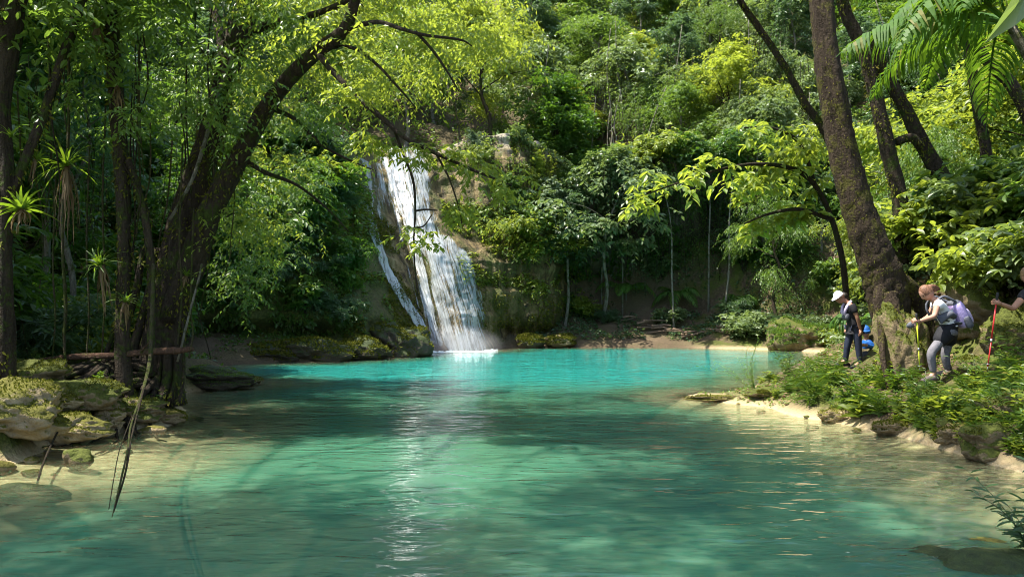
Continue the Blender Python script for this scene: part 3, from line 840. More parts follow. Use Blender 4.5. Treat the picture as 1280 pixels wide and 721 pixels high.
# overhang added to darken the hollow, its rock coloured dark to stand in for shade
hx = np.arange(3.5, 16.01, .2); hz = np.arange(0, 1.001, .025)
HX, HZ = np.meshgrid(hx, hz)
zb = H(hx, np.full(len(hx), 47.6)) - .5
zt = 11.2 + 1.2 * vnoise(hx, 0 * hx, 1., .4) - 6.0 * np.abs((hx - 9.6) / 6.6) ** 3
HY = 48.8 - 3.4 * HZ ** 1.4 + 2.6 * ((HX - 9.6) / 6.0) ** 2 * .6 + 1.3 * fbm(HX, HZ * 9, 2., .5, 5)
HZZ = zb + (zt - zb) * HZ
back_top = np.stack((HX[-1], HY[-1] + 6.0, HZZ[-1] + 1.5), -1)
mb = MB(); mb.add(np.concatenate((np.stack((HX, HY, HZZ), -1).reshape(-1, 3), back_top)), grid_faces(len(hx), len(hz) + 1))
tag(mb.build('shade_overhang', M['rock_dark']), 'overhanging rock face added to darken the hollow behind the pool', 'rock')
# back slope, right of the fall, and the far wood
for x, y in scatter(1, 46, 44, 92, 3.3, 88, lambda x, y: ok_back(x, y) and x > 1 + .0 * y, np.random.default_rng(31)):
    near = y < 56
    k = pick(rgw, dict(tall_mid=2.2, fresh=1.0 if not near else .5, pale=3.0, dark=1.6 if near else 1.0, cool=3.0, drooping=1.4))
    put_tree(k, 'back', x, y, rgw.uniform(.8, 1.2) * (.85 if near else 1.1))
# above and beside the waterfall
for x, y in scatter(-48, 3, 50, 94, 3.1, 76, lambda x, y: True, np.random.default_rng(32)):
    k = pick(rgw, dict(tall_mid=2, fresh=3.0, pale=1.4, dark=.8, cool=1.2, drooping=2.6))
    z = Hs(x, y)
    if -17 < x < 4 and y < 58: z = max(z, 13.2)
    put_tree(k, 'fall', x, y, rgw.uniform(.85, 1.25), z)
# left forest
for x, y in scatter(-36, -8.6, 8, 50, 2.9, 72, lambda x, y: poly_dist(x, y) > 1.6 and not (-14.5 < x and abs(y - 9.9) < 2.6) and not (x > -17 and y > 29) and not (-11 < x and y < 17), np.random.default_rng(33)):
    k = pick(rgw, dict(tall_mid=1.6, fresh=.5, dark=3.4, cool=1.2, drooping=1.6))  # dark-leaved kind weighted up, its colour standing in for blocked sun
    put_tree(k, 'left', x, y, rgw.uniform(1.0, 1.6) if y < 17 or x < -16 else rgw.uniform(.75, 1.05))
# right slope
for x, y in scatter(9.2, 40, 11, 44, 3.0, 54, lambda x, y: poly_dist(x, y) > 2.4 and not (x < 13 and y < 19), np.random.default_rng(34)):
    k = pick(rgw, dict(tall_mid=2, fresh=2.4, pale=1.8, dark=.5, cool=.8, drooping=.9))
    put_tree(k, 'right', x, y, rgw.uniform(.6, 1.0))

# trees that stand out in the photograph
for kind, px, D, sc, look in (('fresh', 668, 44.6, .95, 'light green tree draped over the cliff just right of the waterfall'), ('cool', 706, 45.4, .85, 'slim bluish-green tree right of the cliff, left of the dark hollow'),
                              ('pale', 752, 46.6, 1.35, 'tall pale sunlit tree on a thin trunk left of the dark hollow'), ('tall_mid', 640, 46.5, .8, 'green tree leaning over the cliff top right of the waterfall'),
                              ('dark', 690, 50, 1.0, 'dark tree on the shaded slope between the cliff and the pale tree'), ('fresh', 905, 52, 1.1, 'yellow-green tree on top of the dark hollow'),
                              ('pale', 960, 46, 1.0, 'pale tree at the right side of the dark hollow'), ('drooping', 820, 55, 1.2, 'drooping tree on the rock above the dark hollow')):
    p = P(px, 400, D); x = p[0]
    z = Hs(x, D)
    if 'above the dark' in look or 'on top' in look: z = max(z, 11.5)
    put_tree(kind, 'back', x, D, sc, z, (R(8), 0), look, 'single trees round the waterfall and the hollow')
# ---- shrubs under the trees
SK = [('broad', 'broad-leaved green shrub', 'leaf_mid', dict(seed=41, r=1.3, h=1.7, stems=9, tw=12, k=7, leaf=(.26, .13))),
      ('fresh', 'light green leafy shrub', 'leaf_fresh', dict(seed=42, r=1.3, h=1.5, stems=9, tw=12, k=7, leaf=(.22, .11))),
      ('pale', 'pale silvery-green shrub', 'leaf_pale', dict(seed=43, r=1.4, h=1.6, stems=10, tw=12, k=7, leaf=(.24, .13))),
      ('dark', 'dark green glossy shrub', 'leaf_dark', dict(seed=44, r=1.4, h=1.9, stems=10, tw=12, k=7, leaf=(.26, .11))),
      ('narrow', 'narrow-leaved bushy shrub', 'leaf_cool', dict(seed=45, r=1.2, h=1.5, stems=10, tw=13, k=9, leaf=(.20, .05)))]
SPROTO = {}
SH_TEXT = dict(SLOPE_TEXT, back='growing on the lower slope round the driftwood beach', fall='growing on the rock ledges beside the waterfall',
               left='growing under the trees of the shady left bank', right='growing on the bank and slope behind the hikers')
def put_shrub(kind, zone, x, y, sc, z=None, tilt=(0, 0), label=None, group=None):
    key, look, lm, kw = next(q for q in SK if q[0] == kind)
    lab = label or f'{look} {SH_TEXT[zone]}'; grp = group or f'{look}s {SH_TEXT[zone]}'
    z = Hs(x, y) if z is None else z
    if kind not in SPROTO:
        r = SPROTO[kind] = make_shrub('shrub', lab, 'shrub', grp, M[lm], M['twig'], **kw)
        r.location = (x, y, z - .05); r.rotation_euler = (tilt[0], tilt[1], rgw.uniform(0, 6.28)); r.scale = (sc, sc, sc); return r
    return dup(SPROTO[kind], (x, y, z - .05), rgw.uniform(0, 6.28), sc, lab, grp, tilt)
for x, y in scatter(1.5, 34, 43, 66, 1.5, 70, lambda x, y: poly_dist(x, y) > .9 and not (abs(x - 9) < 3.0 and y < 44.6), np.random.default_rng(51)):
    hol = abs(x - HOLLOW[0]) < 4 and y > 45
    put_shrub(pick(rgw, dict(broad=1, fresh=.3, pale=1.0, dark=3 if hol else 1.2, narrow=1.5)), 'back', x, y, rgw.uniform(.6, 1.2) * (.8 if hol else 1))
for x, y in scatter(-26, -7.6, 9, 32, 1.4, 55, lambda x, y: poly_dist(x, y) > .8 and not (y > 28 and x > -14) and not (x > -8.6 and y < 14), np.random.default_rng(52)):
    put_shrub(pick(rgw, dict(broad=1.5, fresh=.9, dark=2, narrow=1)), 'left', x, y, rgw.uniform(.5, 1.05))
for x, y in scatter(8.4, 34, 10.5, 43, 1.5, 72, lambda x, y: poly_dist(x, y) > (1.0 if y > 22 else 2.9), np.random.default_rng(53)):
    put_shrub(pick(rgw, dict(broad=1.4, fresh=1.6, pale=1.6, dark=.4, narrow=1)), 'right', x, y, rgw.uniform(.45, 1.0))
for i in range(26):     # close, large-leaved bushes behind the hikers
    x = rgw.uniform(8.6, 13.5); y = rgw.uniform(12.4, 19.5)
    if poly_dist(x, y) < 3.3: continue
    put_shrub(pick(rgw, dict(broad=2, fresh=2, pale=.7, narrow=.5)), 'right', x, y, rgw.uniform(.55, 1.1))
# on the rock face left of the fall, and on its right shoulder
rgs = np.random.default_rng(54)
for i in range(62):
    z = rgs.uniform(1.2, 10.5); s = rgs.uniform(-16, -6.3 if z < 4 else -7.5)
    if s > -6.9 and z < 3.4: s -= 1.0
    p = cliff(np.array([s]), np.array([z]))[0]
    put_shrub(pick(rgs, dict(broad=1.2, fresh=1.3, dark=1.6, narrow=1.5)), 'fall', p[0], p[1] + .15, rgs.uniform(.6, 1.15), p[2], (R(rgs.uniform(15, 40)), 0))
for i in range(24):
    s = rgs.uniform(-.4, 3.6); z = rgs.uniform(4.5, 12.5) if s > .3 else rgs.uniform(8, 12.5)
    p = cliff(np.array([s]), np.array([z]))[0]
    put_shrub(pick(rgs, dict(broad=1.2, fresh=2.0, pale=1.2)), 'fall', p[0], p[1] + .1, rgs.uniform(.45, .9), p[2], (R(rgs.uniform(25, 50)), 0))

# along the top edge of the added overhang
for i in range(13):
    j = int((i + .5) / 13 * len(hx)); xx, yy, zz_ = HX[-1][j], HY[-1][j], HZZ[-1][j]
    put_shrub(pick(rgs, dict(broad=1, fresh=1, pale=1, dark=1)), 'back', xx, yy + rgs.uniform(-.2, .8), rgs.uniform(.8, 1.3), zz_ - .2, (R(20), 0), 'leafy shrub hanging over the top edge of the added dark overhang', 'shrubs on the edge of the dark rock')
# moss and creeping leaves on the cliff left of the fall, thinner on the right wall
def cliff_moss(n, sl, zl, ln, mat, seed, thr):
    rg = np.random.default_rng(seed); s = rg.uniform(*sl, n * 5); z = rg.uniform(*zl, n * 5)
    k = vnoise(s, z, 3., .9) + .5 * vnoise(s, z, 8., 2.5) > thr; s, z = s[k][:n], z[k][:n]
    p = cliff(s, z); p1 = cliff(s + .05, z); p2 = cliff(s, z + .05); nn = norm(np.cross(p1 - p, p2 - p))
    sc = rg.uniform(.5, 1.4, len(s)); mb = MB()
    put_leaves(mb, p + nn * .01, nn * .8 + rg.normal(0, .5, p.shape) - UP * .5, nn + UP * .6 + rg.normal(0, .4, p.shape), ln * sc, ln * .5 * sc, T_DIA, rg.random(len(s)))
    tag(mb.build('moss', M[mat], cliff_ob, False), None, None, None, 'stuff')
cliff_moss(15000, (-16, -5.3), (.9, 11.5), .22, 'leaf_mid', 1, -.12)
cliff_moss(9000, (-7.2, -4.4), (.3, 9.5), .13, 'moss', 2, -.05)
cliff_moss(5000, (-1.2, 4.2), (.6, 12.8), .16, 'moss', 3, .06)
cliff_moss(2600, (-5.3, -3.9), (1.0, 10.5), .11, 'moss', 5, .02)
cliff_moss(8000, (-15, 4.2), (12.2, 17.5), .26, 'leaf_mid', 6, -.05)
cliff_moss(6000, (-1.6, 4.2), (3.5, 13.), .22, 'leaf_fresh', 4, .08)
# leaves creeping over the added dark overhang
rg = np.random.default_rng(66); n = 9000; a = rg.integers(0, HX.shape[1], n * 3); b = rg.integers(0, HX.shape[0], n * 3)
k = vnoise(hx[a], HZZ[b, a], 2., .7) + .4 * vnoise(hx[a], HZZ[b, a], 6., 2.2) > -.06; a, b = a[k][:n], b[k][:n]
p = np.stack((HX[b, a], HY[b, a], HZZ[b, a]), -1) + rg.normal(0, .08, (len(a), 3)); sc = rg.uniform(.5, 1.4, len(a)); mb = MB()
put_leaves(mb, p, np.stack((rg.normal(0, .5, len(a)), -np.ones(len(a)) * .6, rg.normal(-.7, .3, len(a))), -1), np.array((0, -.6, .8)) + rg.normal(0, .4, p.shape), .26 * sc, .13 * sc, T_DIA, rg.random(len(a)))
tag(mb.build('creeper', M['leaf_dark'], bpy.data.objects['shade_overhang'], False), None, None, None, 'stuff')
# ---- leafy vines hanging over rock and in the hollow
VPROTO = []
def put_vine(x, y, z, sc, rz, mat, label, group):
    key = (mat, int(rgs.integers(0, 2)))
    for kk, r in VPROTO:
        if kk == key: return dup(r, (x, y, z), rz, sc, label, group)
    sb, fb = drape_mesh(60 + len(VPROTO), 4.5)
    r = thing('hanging_vine', label, 'vine', (x, y, z), rz, group); r.scale = (sc,) * 3
    sb.build('stem', M['twig'], r); fb.build('foliage', M[mat], r, smooth=False)
    VPROTO.append((key, r)); return r
for i in range(46):
    s = rgs.uniform(-16, -7.3); z = rgs.uniform(3.0, 10.5)
    p = cliff(np.array([s]), np.array([z]))[0]
    put_vine(p[0], p[1] - .35, p[2] + .3, rgs.uniform(.4, .8), rgs.uniform(-.5, .5), 'leaf_mid' if i % 3 else 'leaf_dark',
             'leafy vine hanging down the mossy rock left of the waterfall', 'vines hanging left of the waterfall')
for i in range(30):
    s = rgs.uniform(-.2, 3.8); z = rgs.uniform(6.5, 12.8)
    p = cliff(np.array([s]), np.array([z]))[0]
    put_vine(p[0], p[1] - .4, p[2] + .2, rgs.uniform(.45, .95), rgs.uniform(-.5, .5), 'leaf_fresh' if i % 2 else 'leaf_mid',
             'bright leafy vine trailing over the cliff right of the waterfall', 'vines trailing right of the waterfall')
for i in range(26):
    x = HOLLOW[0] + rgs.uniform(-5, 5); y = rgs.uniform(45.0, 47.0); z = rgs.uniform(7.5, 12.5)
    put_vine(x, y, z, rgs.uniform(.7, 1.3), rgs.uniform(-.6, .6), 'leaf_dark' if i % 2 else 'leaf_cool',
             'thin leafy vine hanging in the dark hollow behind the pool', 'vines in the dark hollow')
for i in range(34):
    x = rgs.uniform(1.5, 24); y = rgs.uniform(45, 58); z = Hs(x, y) + rgs.uniform(6, 11)
    put_vine(x, y, z, rgs.uniform(.7, 1.5), rgs.uniform(-.6, .6), ('leaf_mid', 'leaf_cool', 'leaf_pale')[i % 3],
             'leafy vine curtain hanging from the trees of the back slope', 'vine curtains on the back slope')
for i in range(26):
    x = rgs.uniform(2, 26); y = rgs.uniform(44.5, 56); z = Hs(x, y); h = rgs.uniform(6, 12); mb = MB(); lx = rgs.normal(0, .8)
    mb.tube(spline([(0, 0, -.3), (rgs.normal(0, .25), rgs.normal(0, .2), h * .35), (lx * .6 + rgs.normal(0, .25), 0, h * .7), (lx, 0, h)], 12), np.linspace(rgs.uniform(.05, .09), .03, 12), 6, rough=.15, seed=i)
    o = mb.build('slim_trunk', M['bark_pale']); o.location = (x, y, z); tag(o, 'pale slim bare trunk standing among the leaves of the back slope', 'tree', 'slim pale trunks on the back slope')
# ------------------------------------------------------------------ left bank: leaning trees, roots, epiphytes, log, rocks
PATHS = []
def fuzz(paths, root, dens, ln, mat, seed=0, rmin=.03, up=0.0):
    """moss and small ferns on the bark"""
    rg = np.random.default_rng(seed); o = MB(); pp_, dd_ = [], []
    for s in paths:
        seg = np.linalg.norm(np.diff(s[:, :3], axis=0), axis=1); A = (seg * s[1:, 3]).sum() * 6.28
        n = int(A * dens)
        if n < 1: continue
        k = rg.choice(len(seg), n, p=seg * s[1:, 3] / (seg * s[1:, 3]).sum()); t = rg.random((n, 1))
        p = s[k] * (1 - t) + s[k + 1] * t; ax = norm(s[k + 1, :3] - s[k, :3])
        r = norm(rg.normal(0, 1, (n, 3)) + np.array((0, 0, up))); r = norm(r - ax * (r * ax).sum(1, keepdims=True))
        keep = vnoise(p[:, 0] + r[:, 0] * .3, p[:, 1] + r[:, 1] * .3, p[:, 2], 1.7) > -.06
        pp_.append((p[:, :3] + r * p[:, 3:] * .97)[keep]); dd_.append(r[keep])
    p = np.concatenate(pp_); r = np.concatenate(dd_); n = len(p); sc = rg.uniform(.5, 1.5, n)
    put_leaves(o, p, r * .5 - UP * .8 + rg.normal(0, .45, (n, 3)), r + rg.normal(0, .4, (n, 3)), ln * sc, ln * .4 * sc, T_DIA, rg.random(n))
    off = np.array(root.location); o.v = [v - off for v in o.v]
    tag(o.build('moss', M[mat], root, False), None, None, None, 'stuff')
def limb(mb, rows, n=8, rough=.14, seed=0, res=None, cap=True):
    """rows of (px, py, distance, radius in photo pixels)"""
    q = [np.append(P(a, b, D), r * D / FPX) for a, b, D, r in rows]
    s = spline(q, res or max(6, len(rows) * 5))
    PATHS.append(s)
    mb.tube(s[:, :3], np.maximum(s[:, 3], .003), n, cap, rough, seed)
    return s
def px_clumps(rows):
    """(px, py, D, radius m) -> centres, radii"""
    return np.array([P(a, b, D) for a, b, D, r in rows]), np.array([r for *_, r in rows])

def shift_root(root):
    """put the Empty at the foot of a thing whose parts were built in place"""
    pass
def based(name, label, cat, p, group=None):
    r = thing(name, label, cat, tuple(float(c) for c in p), 0, group)
    return r
def lk(mb, name, mat, root, smooth=True):
    """build a part given in world coordinates under a root that is not at the origin"""
    off = np.array(root.location)
    mb.v = [v - off for v in mb.v]
    return mb.build(name, mat, root, smooth)

rl = np.random.default_rng(71)
# ---- the big leaning tree
b0 = hit(192, 482); D0 = b0[1]
tree = based('leaning_tree', 'big dark forked tree on the left bank leaning over the pool, hung with roots', 'tree', b0)
tb = MB()
limb(tb, [(196, 505, D0, 34), (198, 470, D0, 27), (206, 420, D0, 24), (216, 367, D0, 23), (226, 310, D0, 22), (240, 255, D0, 19), (256, 200, D0, 16), (272, 140, D0, 14.5), (290, 70, D0, 14), (310, 0, D0, 15), (325, -70, D0 - .4, 13), (338, -150, D0 - 1, 9)], 14, .16, 1, 60)
limb(tb, [(214, 400, D0 - .15, 15), (236, 340, D0 - .25, 15), (262, 265, D0 - .35, 13.5), (300, 195, D0 - .5, 12.5), (332, 138, D0 - .8, 11), (360, 100, D0 - 1.1, 9.5), (398, 64, D0 - 1.5, 8.5), (432, 36, D0 - 1.9, 7.5), (450, -20, D0 - 2.3, 6)], 12, .16, 2, 50)
limb(tb, [(176, 470, D0 + .2, 17), (196, 400, D0 + .3, 12), (215, 320, D0 + .35, 10), (232, 250, D0 + .3, 9), (247, 190, D0 + .2, 6), (262, 130, D0 + .2, 3)], 9, .16, 3, 30)
limb(tb, [(285, 90, D0, 8), (274, 40, D0 + .3, 6), (264, 0, D0 + .5, 5), (250, -60, D0 + 1, 4)], 7, .1, 4)
limb(tb, [(315, 40, D0 - .2, 6), (345, 28, D0 - .6, 5), (380, 22, D0 - 1, 4.2), (420, 8, D0 - 1.6, 3.4), (470, -20, D0 - 2, 3)], 7, .1, 5)
# aerial roots / buttresses
for k, (a, c, r) in enumerate([(142, 165, 5), (128, 152, 3.2), (160, 182, 6), (215, 205, 6), (226, 214, 3.5), (236, 222, 2.2), (178, 188, 4), (205, 200, 3)]):
    limb(tb, [(a - 16 + rl.uniform(-5, 5), 505, D0 - .5 - rl.uniform(0, .5), r), (a - 6, 470, D0 - .35, r), ((a + c) / 2, 420, D0 - .2, r), (c + 6, 360, D0 - .1, r * .9), (c + 14, 310, D0, r * .6)], 6, .2, 10 + k, 20)
for k in range(22):      # surface roots running over the bank to the water
    a = rl.uniform(60, 225); pts = []
    x0, y0 = b0[0] + rl.uniform(-.8, .5), b0[1] - .3
    ex_ = rl.uniform(-2.2, 1.2); n_ = 9
    for i in range(n_):
        t = i / (n_ - 1); x = x0 + ex_ * t + .12 * math.sin(5 * t + k); y = y0 - t * rl.uniform(2.2, 2.6) * (1 if k % 3 else .6)
        pts.append((x, y, max(Hs(x, y), -.12) + .03 + (.25 * (1 - t) ** 2)))
    tb.tube(spline(pts, 24), np.linspace(rl.uniform(.03, .07), .010, 24), 6, cap=False, rough=.2, seed=k)
lk(tb, 'trunk', M['bark_dark'], tree)
fuzz(PATHS, tree, 260, .07, 'moss', 3)
lb = MB()
limb(lb, [(396, 66, D0 - 1.5, 5), (418, 92, D0 - 2.0, 4), (450, 124, D0 - 2.3, 3.6), (482, 152, D0 - 2.5, 3.4), (508, 174, D0 - 2.6, 3.0), (545, 192, D0 - 2.7, 2.6), (585, 210, D0 - 2.8, 2.0), (640, 232, D0 - 2.9, 1.0)], 6, .1, 20, 36)
limb(lb, [(492, 160, D0 - 2.5, 2.4), (503, 190, D0 - 2.5, 2.0), (516, 225, D0 - 2.5, 1.8), (519, 262, D0 - 2.5, 1.6), (517, 310, D0 - 2.5, 1.3), (522, 370, D0 - 2.5, .8)], 5, .1, 21, 24)
limb(lb, [(518, 264, D0 - 2.5, 1.3), (532, 262, D0 - 2.5, 1.1), (546, 263, D0 - 2.5, .7)], 4, .1, 22)
limb(lb, [(519, 285, D0 - 2.5, 1.1), (530, 282, D0 - 2.5, .9), (540, 268, D0 - 2.5, .6)], 4, .1, 23)
limb(lb, [(545, 192, D0 - 2.7, 1.6), (562, 225, D0 - 2.7, 1.2), (574, 262, D0 - 2.7, .8), (578, 285, D0 - 2.7, .5)], 4, .1, 24)
limb(lb, [(432, 36, D0 - 1.9, 4), (470, 28, D0 - 2.3, 3), (500, 36, D0 - 2.6, 2.6), (530, 44, D0 - 2.8, 2.2), (575, 50, D0 - 3, 1.6), (590, 58, D0 - 3, .8)], 5, .1, 25)
limb(lb, [(520, 40, D0 - 2.7, 2.0), (540, 62, D0 - 2.8, 1.8), (558, 88, D0 - 2.8, 1.4), (574, 115, D0 - 2.8, .8)], 5, .1, 26)
limb(lb, [(400, 60, D0 - 1.4, 3), (440, 60, D0 - 1.6, 2.4), (470, 80, D0 - 1.8, 2), (500, 112, D0 - 2, 1.5), (520, 135, D0 - 2, .7)], 5, .1, 27)
limb(lb, [(336, 134, D0 - .8, 4), (370, 150, D0 - .8, 3), (400, 180, D0 - .7, 2.2), (436, 200, D0 - .6, 1.4), (470, 214, D0 - .5, .7)], 5, .1, 28)
limb(lb, [(300, 196, D0 - .5, 4), (330, 215, D0 - .3, 3), (372, 232, D0, 2), (410, 262, D0 + .3, 1.2), (436, 290, D0 + .4, .6)], 5, .1, 29)
lk(lb, 'branch', M['twig'], tree)
cb = MB()
rows = []
for k in range(50):     # sprays over the pool, top centre
    px = rl.uniform(300, 640); py = rl.uniform(-40, 120) * (1 - .25 * abs(px - 470) / 170)
    rows.append((px, py, D0 + rl.uniform(-3.2, 3.5), rl.uniform(.5, .95)))
for k in range(26):     # sprays hanging lower along the branch and the right fork
    px = rl.uniform(290, 480); py = rl.uniform(90, 300)
    if px > 425 and py > 150: continue
    rows.append((px, py, D0 + rl.uniform(-.5, 4.5), rl.uniform(.45, .8)))
for px, py in ((470, 178), (520, 190), (600, 212), (560, 196), (635, 232), (575, 260), (520, 300), (440, 118)):
    rows.append((px, py, D0 - 2.6, .32))
rows = [q for q in rows if not (425 < q[0] < 630 and q[1] > 135 and q[3] > .4)]
c, r = px_clumps(rows)
clump_leaves(cb, rl, c, r, 24, 11, .105, .042, T_DIA, droop=.55, tilt=.4)
over = []
for k in range(190):    # the canopy above the frame that shades the near water
    x = rl.uniform(-12, -.6); y = rl.uniform(1.5, 11.5); z = rl.uniform(9.0, 14.0) + .10 * y
    if y > 8.5 and vnoise(x, y, 2., .33) < -.16: continue
    sun_gap = False
    for gx_, gy_, gr in ((-6.5, 9.8, 1.5), (-4.2, 11.6, 1.1), (-3.0, 11.3, .9), (-1.6, 11.0, 1.0), (-6.2, 8.4, .9), (-2.2, 8.8, .8), (.6, 9.6, .9)):
        if np.hypot(x - gx_ - SUN_DIR.x / SUN_DIR.z * z, y - gy_ - SUN_DIR.y / SUN_DIR.z * z) < gr + .7: sun_gap = True
    if sun_gap: continue
    over.append((x, y, max(z, 3.5 + .5 * y)))
clump_leaves(cb, rl, np.array(over), 1.25, 32, 9, .19, .085, T_DIA, droop=.4, tilt=.4)
lk(cb, 'crown', M['leaf_fresh'], tree, False)
cb = MB(); rows = []
for k in range(40):     # greener inner sprays that half hide the trunks
    rows.append((rl.uniform(90, 430), rl.uniform(-30, 190), D0 + rl.uniform(-2.2, 1.5), rl.uniform(.4, .75)))
for k in range(16):     # low sprays drooping toward the fall
    rows.append((rl.uniform(290, 415), rl.uniform(180, 370), D0 + rl.uniform(1, 6), rl.uniform(.45, .75)))
c, r = px_clumps(rows); clump_leaves(cb, rl, c, r, 20, 10, .11, .045, T_DIA, droop=.6, tilt=.4)
lk(cb, 'lower_foliage', M['leaf_mid'], tree, False)
ov2 = MB()
for x, y, z in over[::9]:
    e = np.array((x, y, z)); s = P(310, -40, D0 - .3)
    ov2.tube(spline([s, s + (e - s) * .35 + (rl.normal(0, .8), rl.normal(0, .8), 1.6), s + (e - s) * .7 + (rl.normal(0, .8), rl.normal(0, .8), 1.0), e], 14), np.linspace(.055, .008, 14), 5, cap=False)
lk(ov2, 'limbs', M['bark_dark'], tree)

# ---- slimmer trees on the left bank
def traced_tree(label, rows_list, mat, leaves=None, lm='leaf_mid', name='slender_tree'):
    p = P(rows_list[0][0][0], rows_list[0][0][1], rows_list[0][0][2])
    r = based(name, label, 'tree', (p[0], p[1], Hs(p[0], p[1])))
    tb = MB()
    PATHS.clear()
    for i, rows in enumerate(rows_list): limb(tb, rows, 12, .2, i)
    lk(tb, 'trunk', mat, r); fuzz(PATHS, r, 230, .07, 'moss', len(label))
    if leaves:
        cb = MB(); c, rr = px_clumps(leaves)
        clump_leaves(cb, rl, c, rr, 22, 8, .16, .07, T_LEAF, droop=.45)
        lk(cb, 'crown', M[lm], r, False)
    return r
Da = D0 - 1.0
traced_tree('slender upright trunk left of the big leaning tree, wrapped in vines and air plants',
            [[(158, 500, Da, 9), (154, 440, Da, 9), (154, 380, Da, 8.5), (155, 320, Da, 8), (153, 240, Da, 8), (148, 160, Da, 8), (143, 90, Da, 8.5), (138, 20, Da, 8.5), (135, -60, Da, 8), (130, -130, Da, 7)],
             [(186, 470, Da, 4), (189, 420, Da, 4.5), (189, 340, Da, 5), (183, 280, Da, 5), (172, 235, Da, 4.5), (160, 200, Da, 4)]], M['bark_dark'],
            [(rl.uniform(60, 260), rl.uniform(-120, 10), Da + rl.uniform(-1, 2), .7) for _ in range(16)])
Db = D0 - 2.2
traced_tree('reddish dark trunk at the very left edge of the bank',
            [[(6, 480, Db, 13), (6, 420, Db, 12), (4, 340, Db, 11), (6, 280, Db, 9), (8, 215, Db, 8), (0, 130, Db, 10), (10, 50, Db, 13), (18, -20, Db, 14), (24, -90, Db, 12)],
             [(10, 250, Db, 6), (28, 208, Db + .1, 5.5), (52, 150, Db + .2, 6), (76, 80, Db + .3, 6), (100, 6, Db + .4, 6), (118, -60, Db + .5, 5)]], M['bark_dark'],
            [(rl.uniform(-60, 140), rl.uniform(-110, 70), Db + rl.uniform(-.5, 2.5), .65) for _ in range(18)])

# ---- air plants on the trunks
BRO = [rosette(81, .55, 30, .045), rosette(82, .5, 24, .05), rosette(85, .42, 18, .035, .5), rosette(86, .65, 34, .04, .05)]
BROM = [b.mesh('leaves', M['leaf_weed'], False) for b in BRO]
DEAD = [hanging_leaves(83, .8, 26, .035).mesh('dead_leaves', M['dead_leaf'], False), hanging_leaves(84, .6, 18, .03).mesh('dead_leaves', M['dead_leaf'], False), hanging_leaves(87, .5, 12, .05).mesh('dead_leaves', M['dead_leaf'], False)]
def bromeliad(px, py, D, sc, label, dead=1.0, mat=None, tilt=0.0):
    r = thing('bromeliad', label, 'air plant', tuple(P(px, py, D)), rl.uniform(0, 6.3))
    r.scale = (sc,) * 3; r.rotation_euler.x = rl.normal(0, .3)
    r.rotation_euler.y = rl.normal(0, .3); i = int(rl.integers(0, 4)); o = link('leaves', BROM[i], r)
    if dead: d = link('dead_leaves', DEAD[i % 3], r); d.scale = (rl.uniform(.7, 1.5), rl.uniform(.7, 1.5), dead * rl.uniform(.6, 1.1)); d.rotation_euler = (-r.rotation_euler.x * .8, -r.rotation_euler.y * .8, 0)
for a in ((147, 108, Da - .25, 1.0, 'large spiky air plant high on the slender left trunk, brown leaves hanging below', 1.3),
          (122, 28, Da - .2, .8, 'dark air plant near the top of the slender left trunk', 1.2),
          (84, 208, Da + .3, 1.05, 'air plant with a long beard of dry leaves, left of the slender trunk', 1.4),
          (44, 200, Db + .2, .75, 'air plant with drooping brown leaves on the diagonal stem', 1.2),
          (27, 262, Db - .25, .95, 'bright sunlit air plant on the leftmost trunk', .9),
          (14, 172, Db - .2, .7, 'small pale air plant above the bright one on the leftmost trunk', 0),
          (127, 332, Da - .25, .85, 'air plant with hanging yellow leaves at mid height beside the slender trunk', 1.4),
          (156, 378, Da - .3, .75, 'low bright air plant on the slender trunk above the log', 1.7),
          (232, 345, D0 - .5, .6, 'small air plant on the right side of the big leaning tree', 1.0),
          (300, 300, D0 + 6, 1.0, 'air plant hanging among the dark leaves right of the leaning tree', 1.4)):
    bromeliad(*a)
# stilts for the two that hang beside a trunk are the vines below
def rope(label, rows, mat='vine', n=5, cat='vine', name='hanging_root', group=None):
    mb = MB(); q = limb(mb, rows, n, .2, 3)
    p = q[0, :3]; r = mb.build(name, M[mat]); return tag(r, label, cat, group)
rope('thin mossy vine hanging to the ground left of the slender trunk', [(84, -30, Da + .3, 1.6), (86, 120, Da + .3, 1.6), (84, 210, Da + .3, 1.8), (78, 300, Da + .2, 1.8), (82, 380, Da + .2, 2.2), (80, 420, Da + .1, 2.0), (83, 468, Da, 2.0)])
rope('long root hanging from the leaning tree down into the water', [(192, 330, D0 - 1.2, 2.4), (189, 410, D0 - 1.6, 2.6), (187, 450, D0 - 2.2, 2.4), (178, 490, D0 - 3.2, 1.8), (164, 530, D0 - 4.4, 1.3), (160, 560, D0 - 5.4, 1.2), (150, 605, D0 - 6.6, 1.4), (140, 646, D0 - 7.3, .5)], 'vine', 6)
rope('thin twin rootlet beside the long root over the water', [(182, 478, D0 - 2.8, 1.2), (166, 540, D0 - 4.8, 1.2), (157, 590, D0 - 6.2, 1.2), (142, 640, D0 - 7.2, .8)], 'twig', 4)
rope('hair-thin rootlet left of the long root over the water', [(165, 520, D0 - 4.0, .7), (150, 560, D0 - 5.4, .6), (142, 600, D0 - 6.4, .6), (136, 636, D0 - 7.1, .5)], 'twig', 4)
rope('dark thin stick bent down into the shallow water on the left', [(78, 528, 9.9, 1.0), (64, 556, 9.3, 1.3), (52, 585, 8.6, 1.5), (45, 612, 8.0, 1.6), (42, 636, 7.6, 1.4)], 'twig', 5, 'stick', 'stick')
